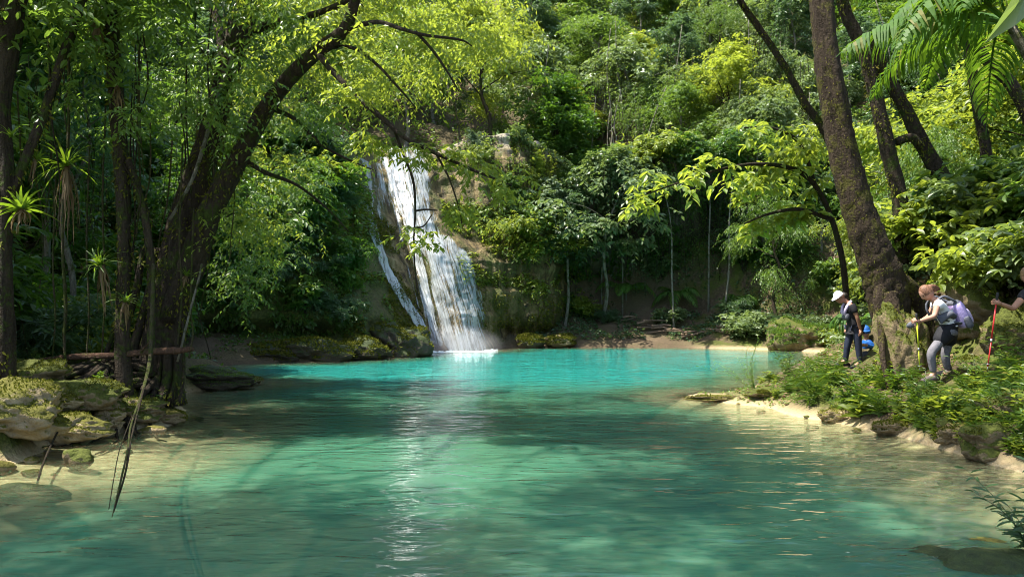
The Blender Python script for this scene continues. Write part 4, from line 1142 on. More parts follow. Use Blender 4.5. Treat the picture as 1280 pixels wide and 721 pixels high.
for k, (a, b, c) in enumerate(((108, 300, 476), (128, 250, 468), (224, 300, 430), (238, 380, 448), (66, 330, 462), (172, 150, 300))):
    rope('thin aerial root hanging in the shade by the left trunks', [(a + 4, b - 120, Da + .4, 1.0), (a, b, Da + .3, 1.1), (a + 3, (b + c) / 2, Da + .2, 1.2), (a - 2, c, Da + .1, 1.0)], 'vine', 4, 'vine', 'aerial_root', 'aerial roots by the left trunks')
rope('pale diagonal vine stem climbing across the big leaning trunk', [(212, 275, D0 - .6, 2), (240, 225, D0 - .6, 2), (258, 170, D0 - .55, 2.2), (275, 110, D0 - .5, 2), (294, 60, D0 - .5, 1.6)], 'bark_pale', 5)
rope('thin pale stem leaning at the foot of the leaning tree', [(222, 452, D0 - .8, 1.4), (236, 395, D0 - .8, 1.4), (248, 350, D0 - .8, 1.2), (252, 330, D0 - .8, 1)], 'bark_pale', 5, 'stem', 'thin_stem')
rgv = np.random.default_rng(79)
for k in range(26):
    a = rgv.uniform(20, 290); b = rgv.uniform(-40, 180); c = b + rgv.uniform(120, 330); c = min(c, 460); D = D0 + rgv.uniform(-1.2, 3.5)
    rope('slack mossy liana hanging between the dark left trunks', [(a, b, D, rgv.uniform(.5, 1.3)), (a + rgv.uniform(-12, 12), (2 * b + c) / 3, D, 1.0), (a + rgv.uniform(-22, 22), (b + 2 * c) / 3, D, .9), (a + rgv.uniform(-14, 14), c, D, .5)], 'vine' if k % 2 else 'twig', 4, 'vine', 'liana', 'lianas between the left trunks')
for k in range(16):     # leafy drapes hanging among the left trunks and over the back shelf
    p = P(rgv.uniform(20, 330), rgv.uniform(60, 260), D0 + rgv.uniform(1.5, 8))
    put_vine(p[0], p[1], p[2], rgv.uniform(.35, .7), rgv.uniform(-1, 1), 'leaf_mid' if k % 2 else 'leaf_dark', 'leafy vine hanging in the shade behind the big leaning tree', 'leafy vines behind the leaning tree')
# ---- fallen log
lm_ = MB(); q = limb(lm_, [(44, 451, D0 - .8, 2.4), (90, 446, D0 - .9, 3.4), (140, 444, D0 - 1.0, 3.2), (190, 439, D0 - 1.1, 3.9), (222, 438, D0 - 1.15, 4.2), (241, 436, D0 - 1.2, 3.0)], 12, .22, 4, 60)
limb(lm_, [(176, 440, D0 - 1.1, 1.2), (186, 428, D0 - 1.3, .9), (190, 418, D0 - 1.4, .4)], 5, .2, 5)
tag(lm_.build('fallen_log', M['wood_log']), 'reddish fallen log lying level across the tree roots on the left bank', 'log')

# ---- rocks of the left bank
RK = {}
rgk = np.random.default_rng(77)
def moss_on(mb, n, ln, mat, root, seed, lim=.25):
    """small leaves and moss tufts growing on the upper faces of a rock"""
    v = np.concatenate(mb.v); f = np.concatenate([q for q in mb.f if q.shape[1] == 3])
    a, b_, c_ = v[f[:, 0]], v[f[:, 1]], v[f[:, 2]]; nn = np.cross(b_ - a, c_ - a); ar = np.linalg.norm(nn, axis=1); nn = norm(nn)
    w = ar * np.clip(nn[:, 2] - lim, 0, 1) * (vnoise(a[:, 0] + seed, a[:, 1], a[:, 2], 2.6) > -.08)
    if w.sum() <= 0: return
    k = rgk.choice(len(f), n, p=w / w.sum()); u = rgk.random((n, 2)); u = np.where(u.sum(1, keepdims=True) > 1, 1 - u, u)
    p = a[k] + (b_ - a)[k] * u[:, :1] + (c_ - a)[k] * u[:, 1:]
    sc = rgk.uniform(.5, 1.4, n); o = MB()
    put_leaves(o, p - nn[k] * .004, nn[k] * .7 + rgk.normal(0, .5, (n, 3)), nn[k] + rgk.normal(0, .5, (n, 3)), ln * sc, ln * .45 * sc, T_DIA, rgk.random(n))
    tag(o.build('moss', M[mat], root, False), None, None, None, 'stuff')
def rock(px, py, sx, sy, sz, seed, mat, label, name='boulder', dz=0.0, rz=0.0, D=None, sub=4, rough=.35, cat='rock', group=None, moss=None, mm=None):
    p = hit(px, py) if D is None else P(px, py, D)
    mb = rock_mesh(seed, sub, sx, sy, sz, rough)
    o = mb.build(name, M[mat]); o.location = (p[0], p[1], p[2] + dz); o.rotation_euler.z = rz
    if moss is None: moss = 0 if name == 'stone' else int(2600 * min(3, sx * sy + sx * sz) + 300)
    if moss: moss_on(mb, moss, .036 if p[1] < 25 else .11, mm or 'moss', o, seed)
    return tag(o, label, cat, group)
rock(14, 530, .75, .6, .34, 1, 'rock_pale', 'pale sunlit tufa boulder with yellow moss at the left edge of the bank', dz=.12, sub=5, rough=.5)
rock(72, 541, .62, .32, .20, 2, 'rock_pale', 'low yellowish rock lip at the waterline below the pale left boulder', dz=.03, sub=5, rough=.5)
rock(108, 502, .6, .45, .24, 3, 'rock_moss', 'dark mossy boulder in front of the slender left trunk', dz=.02, sub=5, rough=.5)
rock(165, 512, .55, .4, .18, 4, 'rock_moss', 'mossy root-covered mound below the leaning tree', dz=.0, sub=5, rough=.5)
rock(205, 520, .30, .22, .12, 5, 'rock_tan', 'small pale rock at the tip of the left bank', dz=.0, rough=.5)
rock(36, 474, .55, .45, .24, 6, 'rock_moss', 'mossy boulder at the foot of the leftmost trunk', dz=.02, sub=5, rough=.5)
rock(134, 532, .34, .26, .17, 14, 'rock_tan', 'brownish undercut rock at the waterline in the middle of the left bank', dz=.03, sub=5, rough=.5)
rock(60, 502, .4, .34, .20, 15, 'rock_pale', 'lumpy yellow-mossed rock on top of the bank beside the pale boulder', dz=.04, sub=5, rough=.5)
rock(97, 580, .17, .13, .13, 7, 'rock_moss', 'small round mossy stone standing out of the shallow water on the left', 'stone', dz=.05)
rock(30, 612, .50, .30, .10, 8, 'rock_dark', 'dark flat rock just under the shallow water at the left', 'stone', dz=-.085)
rock(262, 474, 1.2, .6, .26, 9, 'rock_dark', 'dark rock shelf sticking out behind the leaning tree', dz=-.02, sub=5, rough=.5, mm='leaf_weed')
rock(300, 478, .6, .45, .14, 12, 'rock_moss', 'low rock tip at the end of the dark shelf behind the leaning tree', dz=0, rough=.5)
# rock shelf under the left ledge by the fall
for k, (px, py, a, b, c, D) in enumerate(((330, 446, 1.3, .8, .42, 29.6), (395, 446, 1.5, .8, .5, 30.2), (455, 443, 1.4, .9, .5, 31.2), (500, 436, 1.3, 1.2, 1.0, 33.6))):
    rock(px, py, a, b, c, 20 + k, 'rock_dark', ('dark mossy shelf at the water farthest left under the hanging leaves', 'long dark shelf at the water below the hanging leaves', 'mossy shelf at the water next to the left foot of the waterfall', 'steep mossy rock at the left foot of the waterfall')[k], 'rock_shelf', dz=.1, D=D, sub=5, rough=.5, moss=2600, mm='moss')
# ------------------------------------------------------------------ right bank
rr_ = np.random.default_rng(91)
tp = hit(1115, 470); D1 = tp[1] + .3
rt = based('mossy_tree', 'thick leaning tree with patchy moss rising from the rock on the right bank', 'tree', (P(1112, 465, D1)[0], D1, Hs(P(1112, 465, D1)[0], D1)))
tb = MB(); PATHS.clear()
limb(tb, [(1122, 470, D1, 16), (1117, 420, D1, 18), (1109, 380, D1, 22), (1100, 345, D1, 23), (1088, 310, D1, 21.5), (1074, 268, D1, 19.5), (1062, 225, D1, 17.5), (1051, 178, D1, 16), (1043, 130, D1, 15.5), (1036, 90, D1, 15.2), (1031, 45, D1, 15), (1028, 0, D1, 15), (1022, -70, D1, 15), (1012, -150, D1, 13), (1005, -230, D1 - .3, 9)], 24, .16, 1, 110)
for k, rows in enumerate(([(1106, 345, D1 - .1, 13), (1098, 375, D1 - .25, 7.5), (1101, 410, D1 - .4, 4.5), (1104, 452, D1 - .7, 3.2), (1112, 488, D1 - .9, 2.6)],
                          [(1112, 350, D1, 18), (1136, 362, D1 + .1, 14), (1155, 388, D1 + .1, 10), (1162, 425, D1, 7)],
                          [(1108, 370, D1 - .2, 14), (1118, 400, D1 - .4, 10), (1128, 440, D1 - .5, 6)])):
    limb(tb, rows, 9, .15, 5 + k, 20)
lk(tb, 'trunk', M['bark_red'], rt); fuzz(PATHS, rt, 130, .04, 'moss', 9)
lb = MB()
crown = []
for k in range(22):
    a = rr_.uniform(0, 6.28); L = rr_.uniform(1.5, 4.5); s0 = P(1010, -170 - rr_.uniform(0, 50), D1)
    e = s0 + np.array((math.cos(a) * L, math.sin(a) * L, rr_.uniform(.2, 2.4)))
    if e[0] < 5.6: e[0] = 5.6 + rr_.uniform(0, 1)
    lb.tube(spline([s0, (s0 + e) / 2 + (0, 0, .5), e], 8), np.linspace(.09, .02, 8), 5, cap=False); crown.append(e)
lk(lb, 'limbs', M['bark_red'], rt)
cb = MB(); clump_leaves(cb, rr_, np.array(crown), .95, 24, 8, .15, .07, T_DIA, droop=.4)
lk(cb, 'crown', M['leaf_fresh'], rt, False)
D2 = D1 + 2.2
traced_tree('dark forked tree right behind the thick mossy one, its right limb leaning away',
            [[(1126, 330, D2, 10), (1126, 282, D2, 8.5), (1124, 245, D2, 8), (1110, 190, D2, 8.5), (1098, 135, D2, 8.5), (1084, 75, D2, 8), (1070, 42, D2, 7), (1056, 12, D2, 7), (1046, -40, D2, 7), (1040, -110, D2, 6)],
             [(1190, 250, D2 + .4, 9.5), (1180, 228, D2 + .3, 9), (1152, 180, D2 + .2, 8.5), (1129, 133, D2 + .1, 8), (1100, 78, D2, 7.5), (1086, 40, D2, 6)],
             [(1120, 178, D2, 5), (1140, 172, D2, 5), (1150, 182, D2, 5)]], M['bark_dark'],
            [(rr_.uniform(980, 1130), rr_.uniform(-160, -40), D2 + rr_.uniform(-1, 2), .8) for _ in range(12)], 'leaf_fresh', 'forked_tree')
D3 = D1 + 4.0
traced_tree('thin bare diagonal stem crossing behind the thick mossy trunk',
            [[(1064, 250, D3, 4), (1044, 195, D3, 4), (1028, 160, D3, 4.5), (1005, 128, D3, 4.5), (985, 90, D3, 4.2), (958, 48, D3, 4), (926, 2, D3, 3.6), (905, -40, D3, 3)]], M['bark_dark'],
            [(rr_.uniform(860, 960), rr_.uniform(-90, -30), D3 + rr_.uniform(-1, 1), .7) for _ in range(8)], 'leaf_fresh', 'leaning_tree')
for k, (rows, lab) in enumerate((([(1247, 330, 16, 6.5), (1240, 250, 16, 6), (1232, 190, 16, 6), (1222, 133, 16, 6), (1212, 60, 16, 6), (1206, -20, 16, 6), (1204, -90, 16, 5)], 'straight dark trunk near the right edge of the photo'),
                                 ([(1290, 160, 14, 7), (1267, 111, 14, 7), (1246, 88, 14, 7), (1227, 66, 14, 6.5), (1205, 20, 14, 6), (1190, -40, 14, 5)], 'crooked pale-spotted limb leaning in from the right edge'))):
    if k: rows = [(1340, 300, 14, 9), (1315, 220, 14, 8)] + rows
    traced_tree(lab, [rows], M['bark_dark'], [(rr_.uniform(1150, 1290), rr_.uniform(-150, -30), 15 + rr_.uniform(-1, 2), .8) for _ in range(10)], 'leaf_fresh')

# ---- big-leaf sapling reaching out over the cove
Ds = D1 + 5.5
sp = based('sapling', 'sapling with bright yellow-green leaves reaching left over the cove from behind the mossy trunk', 'tree', (P(1052, 300, Ds)[0], Ds, Hs(P(1052, 300, Ds)[0], Ds)))
tb = MB(); cb = MB()
limb(tb, [(1060, 400, Ds, 4), (1052, 320, Ds, 4), (1030, 250, Ds, 3.5), (1000, 215, Ds - .3, 3), (950, 205, Ds - .7, 2.4), (900, 212, Ds - 1, 1.8), (850, 228, Ds - 1.2, 1.2), (800, 246, Ds - 1.4, .6)], 6, .1, 1, 40)
limb(tb, [(1040, 275, Ds, 3), (1000, 262, Ds - .2, 2.4), (960, 268, Ds - .4, 1.8), (930, 280, Ds - .4, 1)], 5, .1, 2, 20)
limb(tb, [(1020, 235, Ds, 3), (1000, 180, Ds, 2.4), (965, 160, Ds, 1.5), (930, 160, Ds, 1)], 5, .1, 3, 20)
lk(tb, 'trunk', M['twig'], sp)
rows = [(px, py + rr_.uniform(-14, 14), Ds - 1.4 * (1050 - px) / 250 + rr_.uniform(-.4, .4), .42) for px, py in ((805, 246), (822, 238), (845, 230), (868, 224), (890, 214), (912, 206), (935, 205), (958, 204), (980, 210), (1000, 216), (1020, 235))]
rows += [(rr_.uniform(930, 1040), rr_.uniform(150, 235), Ds + rr_.uniform(-.8, .8), .55) for _ in range(14)] + [(rr_.uniform(925, 1010), rr_.uniform(255, 290), Ds, .4) for _ in range(6)]
c, r = px_clumps(rows); clump_leaves(cb, rr_, c, r, 8, 6, .26, .115, T_LEAF, droop=.45, tilt=.35)
lk(cb, 'crown', M['leaf_fresh'], sp, False)

# ---- palms
def palm_at(px, py, D, **kw):
    r = make_palm(**kw); p = P(px, py, D); r.location = tuple(p); return r
pr = P(1262, 30, 10.5); gz = Hs(pr[0], pr[1])
big = make_palm('palm', 'tall palm at the right edge arching its long fronds over the mossy trunk', 9, 2.6, 5.2, M['palm'], .62, .050, 101, .42, .70, 44, az0=2.9, trunk_r=.07)
big.location = (pr[0], pr[1], pr[2] - 5.2)
fb = MB()
frond(fb, fb, (0, 0, 5.2), (-1, -.05), 2.9, .12, .30, 54, .75, .05, 7, .75)
fb.build('frond', M['palm'], big, False)
tb = MB(); tb.tube(spline([(1.3, .1, gz - big.location.z - .3), (1.0, 0, 2.6), (.5, 0, 4.2), (0, 0, 5.2)], 14), np.linspace(.11, .06, 14), 9, rough=.1); tb.build('trunk', M['bark_pale'], big)
for k, (px, py, D, L, lab) in enumerate(((782, 372, 45.2, 2.4, 'low palm with broad fronds left of centre under the dark hollow'), (846, 378, 45.6, 2.6, 'low palm with grey-green fronds under the dark hollow, right of its twin'),
                                         (925, 384, 44.5, 1.6, 'small palm above the right end of the driftwood'), (1085, 330, 21, 1.3, 'young palm behind the leaning cap-wearing hiker'))):
    q = hit(px, py + 6, 20) if D > 40 else P(px, py, D)
    r = make_palm('low_palm', lab, 9, L, .7, M['palm'], .62, .07, 110 + 10 * k, .5, .7, 26); r.location = (q[0], q[1], Hs(q[0], q[1]))
# broad leaf hanging in at the top right corner
q = P(1330, 60, 7.5)
gp = based('broad_leaf_plant', 'tall plant at the top right corner with a big smooth grey-green leaf hanging in', 'plant', (q[0] + 2.2, q[1] + .6, Hs(q[0] + 2.2, q[1] + .6)))
tb = MB(); tb.tube(spline([(q[0] + 2.2, q[1] + .6, Hs(q[0] + 2.2, q[1] + .6) - .2), (q[0] + 1.6, q[1] + .4, q[2] - 1.2), (q[0], q[1], q[2] + .9)], 12), np.linspace(.09, .04, 12), 8, rough=.15); lk(tb, 'stem', M['bark_pale'], gp)
fb = MB()
for a, c in (((1318, -55), (1243, 48)), ((1330, -40), (1390, 60)), ((1330, -60), (1300, -190)), ((1325, -50), (1230, -90))):
    s0, e0 = P(*a, 7.5), P(*c, 7.3)
    put_leaves(fb, s0[None], (e0 - s0)[None], np.array([(.5, -.6, .5)]), np.array([np.linalg.norm(e0 - s0)]), np.array([.30]), T_LEAF, np.array([.6]))
lk(fb, 'leaves', M['leaf_pale'], gp, False)

# ---- rocks of the right bank
for a in ((1125, 470, .34, .42, .90, 31, 'rock_moss', 'tall mossy rock under the thick leaning tree', .35),
          (1236, 462, .40, .36, .22, 32, 'rock_moss', 'mossy boulder behind the hiker with the lilac backpack', .02),
          (1236, 556, .34, .3, .26, 33, 'rock_moss', 'mossy rock in the bank face at the far right waterline', .02),
          (1196, 545, .26, .2, .15, 34, 'rock_tan', 'yellowish rock at the waterline under the bright weeds', .0),
          (1122, 534, .40, .22, .10, 35, 'rock_tan', 'pale rock lip at the waterline under the right bank', .0),
          (1050, 520, .30, .22, .12, 36, 'rock_tan', 'pale rock at the waterline left of the rock lip', .0),
          (905, 497, .80, .26, .07, 38, 'rock_tan', 'long flat tan rock at the tip of the right bank', .0),
          (962, 492, .5, .3, .12, 39, 'rock_moss', 'flat mossy rock where the right bank narrows to its tip', .0),
          (1268, 520, .5, .4, .40, 41, 'rock_moss', 'dark mossy rock face in the bank below the arm with the red pole', .0),
          (1264, 428, .45, .45, .42, 42, 'rock_moss', 'rough mossy rock beside the red walking pole', .05),
          (1222, 402, .6, .5, .5, 43, 'rock_moss', 'rough rock bank behind the lilac backpack', .15)):
    rock(*a[:8], dz=a[8], sub=5, rough=.5)
rock(1000, 428, 1.6, 1.3, 1.0, 44, 'rock_moss', 'big rounded mossy boulder at the right end of the driftwood beach', dz=.2, D=39.5, sub=5, rough=.5, moss=9000, mm='leaf_mid')
rock(700, 428, .9, .8, .35, 45, 'rock_tan', 'tan rock at the water right of the waterfall', dz=.1, D=42.8, sub=5, rough=.5)
rock(664, 428, .9, .8, .45, 46, 'rock_dark', 'dark rock at the foot of the cliff right of the waterfall', dz=.0, D=42.2, sub=4)
for a in ((1180, 690, .40, .22, .12, 51, 'rock_dark', 'dark stone just under the water in the lower right corner'), (1245, 705, .45, .3, .2, 52, 'rock_dark', 'dark wet stone at the lower right corner by the little bush'),
          (1225, 672, .30, .2, .10, 53, 'rock_tan', 'brownish stone under the clear shallow water at the lower right')):
    p = W(a[0], a[1]); o = rock_mesh(a[5], 4, *a[2:5]).build('stone', M[a[6]]); o.location = (p[0], p[1], -.10); tag(o, a[7], 'rock')

for k in range(46):     # cobbles and pebbles in the shallows of both near banks
    while True:
        x, y = ((rr_.uniform(3.4, 6.4), rr_.uniform(4.6, 15.5)) if k % 2 else (rr_.uniform(-7, -4.2), rr_.uniform(6.5, 14)))
        d = float(poly_dist(np.array([x]), np.array([y]))[0])
        if -1.0 < d < .35: break
    r = .03 + rr_.gamma(1.6, .035)
    o = rock_mesh(200 + k, 3, r * rr_.uniform(.9, 1.6), r, r * .6, .4).build('cobble', M['rock_tan' if k % 3 else 'rock_moss'])
    o.location = (x, y, Hs(x, y) + r * .25); o.rotation_euler.z = rr_.uniform(0, 6.28); tag(o, ('small cobble at the edge of the right bank shallows' if k % 2 else 'small cobble in the sandy shallows of the left bank'), 'stone', 'cobbles of the right shallows' if k % 2 else 'cobbles of the left shallows')
for k in range(9):      # dead twigs lying on the banks
    x, y = (rr_.uniform(5.9, 8), rr_.uniform(9.5, 16)) if k % 2 else (rr_.uniform(-8, -6.4), rr_.uniform(9, 13.5))
    L = rr_.uniform(.4, 1.2); a = rr_.uniform(0, 3.1); mb = MB(); e = np.array((math.cos(a) * L, math.sin(a) * L, 0)); n_ = 7
    pts = [np.array((x, y, 0)) + e * (i / (n_ - 1)) + np.append(rr_.normal(0, .02, 2), 0) for i in range(n_)]
    mb.tube([np.array((q[0], q[1], Hs(q[0], q[1]) + .03)) for q in pts], np.linspace(.016, .006, n_), 5, rough=.2, seed=k)
    tag(mb.build('dead_twig', M['drift']), 'dead twig lying among the weeds of the right bank' if k % 2 else 'dead twig lying on the mossy left bank', 'twig', 'dead twigs on the right bank' if k % 2 else 'dead twigs on the left bank')
# ---- driftwood on the far beach
for k in range(26):
    x = rr_.uniform(6.5, 14.2); y = 42.9 + .9 * rr_.random() + max(0, (x - 12) * -.5); z = Hs(x, y)
    L = rr_.uniform(.6, 2.4); a = rr_.normal(0, .35); e = rr_.normal(.03, .10)
    d = np.array((math.cos(a), math.sin(a), e)) * L
    mb = MB(); s0 = np.array((0, 0, 0.0)) - d / 2
    mb.tube(spline([s0, s0 + d * .5 + rr_.normal(0, .06, 3), s0 + d], 8), np.linspace(rr_.uniform(.04, .10), .03, 8), 6, rough=.2, seed=k)
    o = mb.build('driftwood', M['drift']); o.location = (x, y, z + .1 + rr_.uniform(0, .35)); tag(o, 'brown driftwood stick in the pile on the far beach', 'driftwood', 'driftwood pile on the far beach')

# ---- weeds and ground cover
def weed_mesh(seed, n, h, leaf, tpl=T_LEAF, spread=.5, k=10):
    rg = np.random.default_rng(seed); fb = MB()
    for i in range(n):
        a = rg.uniform(0, 6.28); l = h * rg.uniform(.6, 1.15)
        tip = np.array((math.cos(a) * l * spread * rg.uniform(.3, 1), math.sin(a) * l * spread * rg.uniform(.3, 1), l))
        pts = spline([(0, 0, -.05), tip * (.35, .35, .55), tip], 7)
        fb.tube(pts, np.linspace(.006, .002, 7), 3, cap=False)
        t = np.linspace(.2, 1, k); pos = np.stack([np.interp(t, np.linspace(0, 1, 7), pts[:, c]) for c in range(3)], -1)
        b = np.arange(k) * 2.4 + rg.uniform(0, 6)
        d = np.stack((np.cos(b), np.sin(b), np.full(k, .25)), -1) + rg.normal(0, .2, (k, 3))
        sc = rg.uniform(.7, 1.2, k) * (1.1 - .4 * t)
        put_leaves(fb, pos, d, UP + rg.normal(0, .3, (k, 3)), leaf[0] * sc, leaf[1] * sc, tpl, rg.random(k))
    return fb
WEED = [weed_mesh(121, 9, .42, (.16, .045)).mesh('weed', M['leaf_weed'], False), weed_mesh(122, 8, .34, (.12, .06)).mesh('weed', M['leaf_fresh'], False), weed_mesh(123, 10, .5, (.15, .03), spread=.8).mesh('weed', M['leaf_mid'], False),
        weed_mesh(126, 6, .30, (.24, .11), spread=1.0, k=6).mesh('weed', M['leaf_fresh'], False), weed_mesh(127, 14, .45, (.30, .012), spread=.9, k=8).mesh('weed', M['leaf_weed'], False)]
def weed(x, y, sc, i, label, group, name='weed'):
    o = link(name, WEED[i]); o.location = (x, y, Hs(x, y) - .02); o.rotation_euler = (rr_.normal(0, .12), rr_.normal(0, .12), rr_.uniform(0, 6.28)); o.scale = (sc,) * 3
    return tag(o, label, 'weed', group)
feet = []
cnt = 0
while cnt < 190:
    px = rr_.uniform(950, 1285); py = rr_.uniform(462, 590)
    q = hit(px, py, 6, 24)
    if q[2] < .12 or q[0] > 10: continue
    if (abs(px - 1172) < 30 and 445 < py < 500) or (abs(px - 1066) < 24 and 448 < py < 472): continue
    if px < 1130 and rr_.random() < .25: continue
    if vnoise(q[0], q[1], 6., 1.1) < -.12: continue
    weed(q[0], q[1], min(1.5, .35 + rr_.gamma(2.0, .17)), pick(rr_, {0: 2.4, 1: 2, 2: 1.5, 3: 1.4, 4: 1.2}), 'bright green weed on the sunlit right bank', 'weeds on the right bank'); cnt += 1
cnt = 0
while cnt < 45:
    px = rr_.uniform(0, 225); py = rr_.uniform(445, 520); q = hit(px, py, 6, 24)
    if q[2] < .15: continue
    weed(q[0], q[1], rr_.uniform(.3, .6), pick(rr_, {0: 1, 1: 2, 2: 2}), 'small weed on the mossy left bank', 'weeds on the left bank'); cnt += 1
# wispy stems at the tip of the right bank, little bush in the lower right corner
wis = weed_mesh(124, 9, 1.0, (.10, .022), spread=1.3, k=13); o = wis.build('wispy_weed', M['leaf_weed'], smooth=False)
q = hit(952, 490, 10, 20); o.location = (q[0] - .15, q[1], q[2]); o.rotation_euler = (0, -.55, 0); tag(o, 'wispy thin-stemmed weed leaning over the water at the tip of the right bank', 'weed')
o = link('wispy_weed', o.data); o.location = (q[0] + .9, q[1] + 1.0, q[2] + .1); o.rotation_euler = (.1, -.2, 2.0); o.scale = (.8,) * 3; tag(o, 'second wispy weed standing behind the first at the tip of the right bank', 'weed')
cb_ = weed_mesh(125, 13, .62, (.15, .030), spread=1.25, k=14); o = cb_.build('low_bush', M['leaf_cool'], smooth=False)
q = W(1292, 700); o.location = (q[0], q[1], .02); o.rotation_euler = (0, -.15, 0); tag(o, 'small dark narrow-leaved bush over the water in the lower right corner', 'bush')
# leaf litter and mat plants (uncountable)
def scatter_ground(n, xr, yr, ok, ln, wd, tpl, mat, name, label, flat, seed, lift=.01):
    rg = np.random.default_rng(seed); x = rg.uniform(*xr, n * 4); y = rg.uniform(*yr, n * 4); d = poly_dist(x, y)
    k = ok(x, y, d) & (vnoise(x, y, 1., .8) > -.12); x, y = x[k][:n], y[k][:n]; z = H(x, y) + lift * rg.uniform(.3, 2, len(x))
    az = rg.uniform(0, 6.28, len(x)); mb = MB(); sc = rg.uniform(.5, 1.3, len(x))
    put_leaves(mb, np.stack((x, y, z), -1), np.stack((np.cos(az), np.sin(az), rg.normal(.15, flat, len(x))), -1), UP + rg.normal(0, flat, (len(x), 3)), ln * sc, wd * sc, tpl, rg.random(len(x)))
    tag(mb.build(name, M[mat], smooth=False), label, None, None, 'stuff')
scatter_ground(9000, (8.0, 22), (9, 36), lambda x, y, d: d > 1.8, .16, .07, T_DIA, 'litter', 'leaf_litter', 'dry brown leaves covering the right slope', .35, 5)
scatter_ground(2600, (4.6, 10), (8, 20), lambda x, y, d: (d > .25) & (d < 4), .11, .05, T_DIA, 'litter', 'leaf_litter', 'scattered dry leaves on the path of the right bank', .3, 15)
scatter_ground(9000, (4.0, 10), (8, 22), lambda x, y, d: (d > .15) & (d < 3.5), .055, .03, T_DIA, 'leaf_weed', 'ground_cover', 'low green mat of tiny leaves on the right bank', .5, 6, .02)
scatter_ground(9000, (-14, -5), (8, 22), lambda x, y, d: (d > .35), .07, .04, T_DIA, 'leaf_mid', 'ground_cover', 'low green mat of tiny leaves on the left bank', .5, 7, .02)
scatter_ground(12000, (-22, 4), (50, 72), lambda x, y, d: y > 50, .30, .15, T_DIA, 'leaf_mid', 'undergrowth', 'green undergrowth on the slope above the waterfall', .6, 28, .2)
scatter_ground(22000, (1, 26), (42, 60), lambda x, y, d: (d > .5) & ~((x > 6.5) & (x < 12.5) & (d < .9)), .24, .12, T_DIA, 'leaf_cool', 'undergrowth', 'creeping leaves covering the lower back slope', .6, 8, .14)
scatter_ground(14000, (-18, -5), (17, 36), lambda x, y, d: (d > .12), .14, .07, T_DIA, 'leaf_dark', 'undergrowth', 'dark creeping leaves on the shaded left shore', .6, 18, .1)
# ------------------------------------------------------------------ people (skinned skeletons)
def skin_mesh(name, nodes, edges, root, sub=2):
    """nodes: name -> (point, radius or (rx, ry)); one continuous tapering surface along the edges"""
    ks = list(nodes); idx = {k: i for i, k in enumerate(ks)}
    me = bpy.data.meshes.new('tmp_skin'); me.from_pydata([tuple(float(c) for c in nodes[k][0]) for k in ks], [(idx[a], idx[b]) for a, b in edges], [])
    o = bpy.data.objects.new('tmp_skin', me); C.objects.link(o)
    md = o.modifiers.new('skin', 'SKIN'); md.use_smooth_shade = True; md.branch_smoothing = .6
    for k in ks:
        sv = me.skin_vertices[0].data[idx[k]]; r = nodes[k][1]
        sv.radius = (r, r) if not hasattr(r, '__len__') else r
        sv.use_root = (k == root)
    sd = o.modifiers.new('sub', 'SUBSURF'); sd.levels = sub; sd.render_levels = sub
    dg = bpy.context.evaluated_depsgraph_get(); dg.update()
    out = bpy.data.meshes.new_from_object(o.evaluated_get(dg)); out.name = name
    v = np.array([q.co[:] for q in out.vertices]); fq = [list(p.vertices) for p in out.polygons]
    bpy.data.objects.remove(o); bpy.data.meshes.remove(me); bpy.data.meshes.remove(out)
    q4 = np.array([f for f in fq if len(f) == 4]).reshape(-1, 4); q3 = np.array([f for f in fq if len(f) == 3], int).reshape(-1, 3)
    return v, [f for f in (q4, q3) if len(f)]
def head_shape(c, fwd, up, r=.105, n=26):
    """head with brow, nose, chin and ears; fwd = where the face looks"""
    fwd = norm(np.asarray(fwd, float)); up = norm(np.asarray(up, float) - fwd * np.dot(up, fwd)); sd = np.cross(fwd, up)
    th = np.linspace(0, PI, n); ph = np.linspace(0, 2 * PI, 2 * n, endpoint=False)
    T, Ph = np.meshgrid(th, ph, indexing='ij')
    x = np.sin(T) * np.cos(Ph); y = np.sin(T) * np.sin(Ph); z = np.cos(T)      # x forward, z up
    rad = np.ones_like(x)
    f = np.maximum(x, 0)
    rad += .16 * np.exp(-((y / .16) ** 2 + ((z + .12) / .20) ** 2)) * (x > 0) * f          # nose
    rad -= .07 * (np.exp(-(((y - .36) / .17) ** 2 + ((z - .05) / .13) ** 2)) + np.exp(-(((y + .36) / .17) ** 2 + ((z - .05) / .13) ** 2))) * (x > 0)
    rad += .05 * np.exp(-((y / .5) ** 2 + ((z - .22) / .10) ** 2)) * (x > 0)
    rad -= .05 * np.exp(-((y / .3) ** 2 + ((z + .47) / .05) ** 2)) * (x > 0)               # mouth line
    rad += .06 * np.exp(-((y / .25) ** 2 + ((z + .74) / .15) ** 2)) * (x > 0)              # chin
    rad += .14 * (np.exp(-(((y - 1) / .22) ** 2 + (x / .14) ** 2 + ((z + .02) / .22) ** 2)) + np.exp(-(((y + 1) / .22) ** 2 + (x / .14) ** 2 + ((z + .02) / .22) ** 2)))  # ears
    sx, sy, sz_ = 1.0, .80 - .12 * np.maximum(-z, 0), 1.18
    P3 = np.asarray(c) + r * ((x * rad * sx)[..., None] * fwd + (y * rad * sy)[..., None] * sd + (z * rad * sz_)[..., None] * up)
    m = 2 * n; i = np.arange(n - 1)[:, None] * m; j = np.arange(m)[None]; k = (j + 1) % m
    return P3.reshape(-1, 3), np.stack((i + j, i + m + j, i + m + k, i + k), -1).reshape(-1, 4), fwd, sd, up
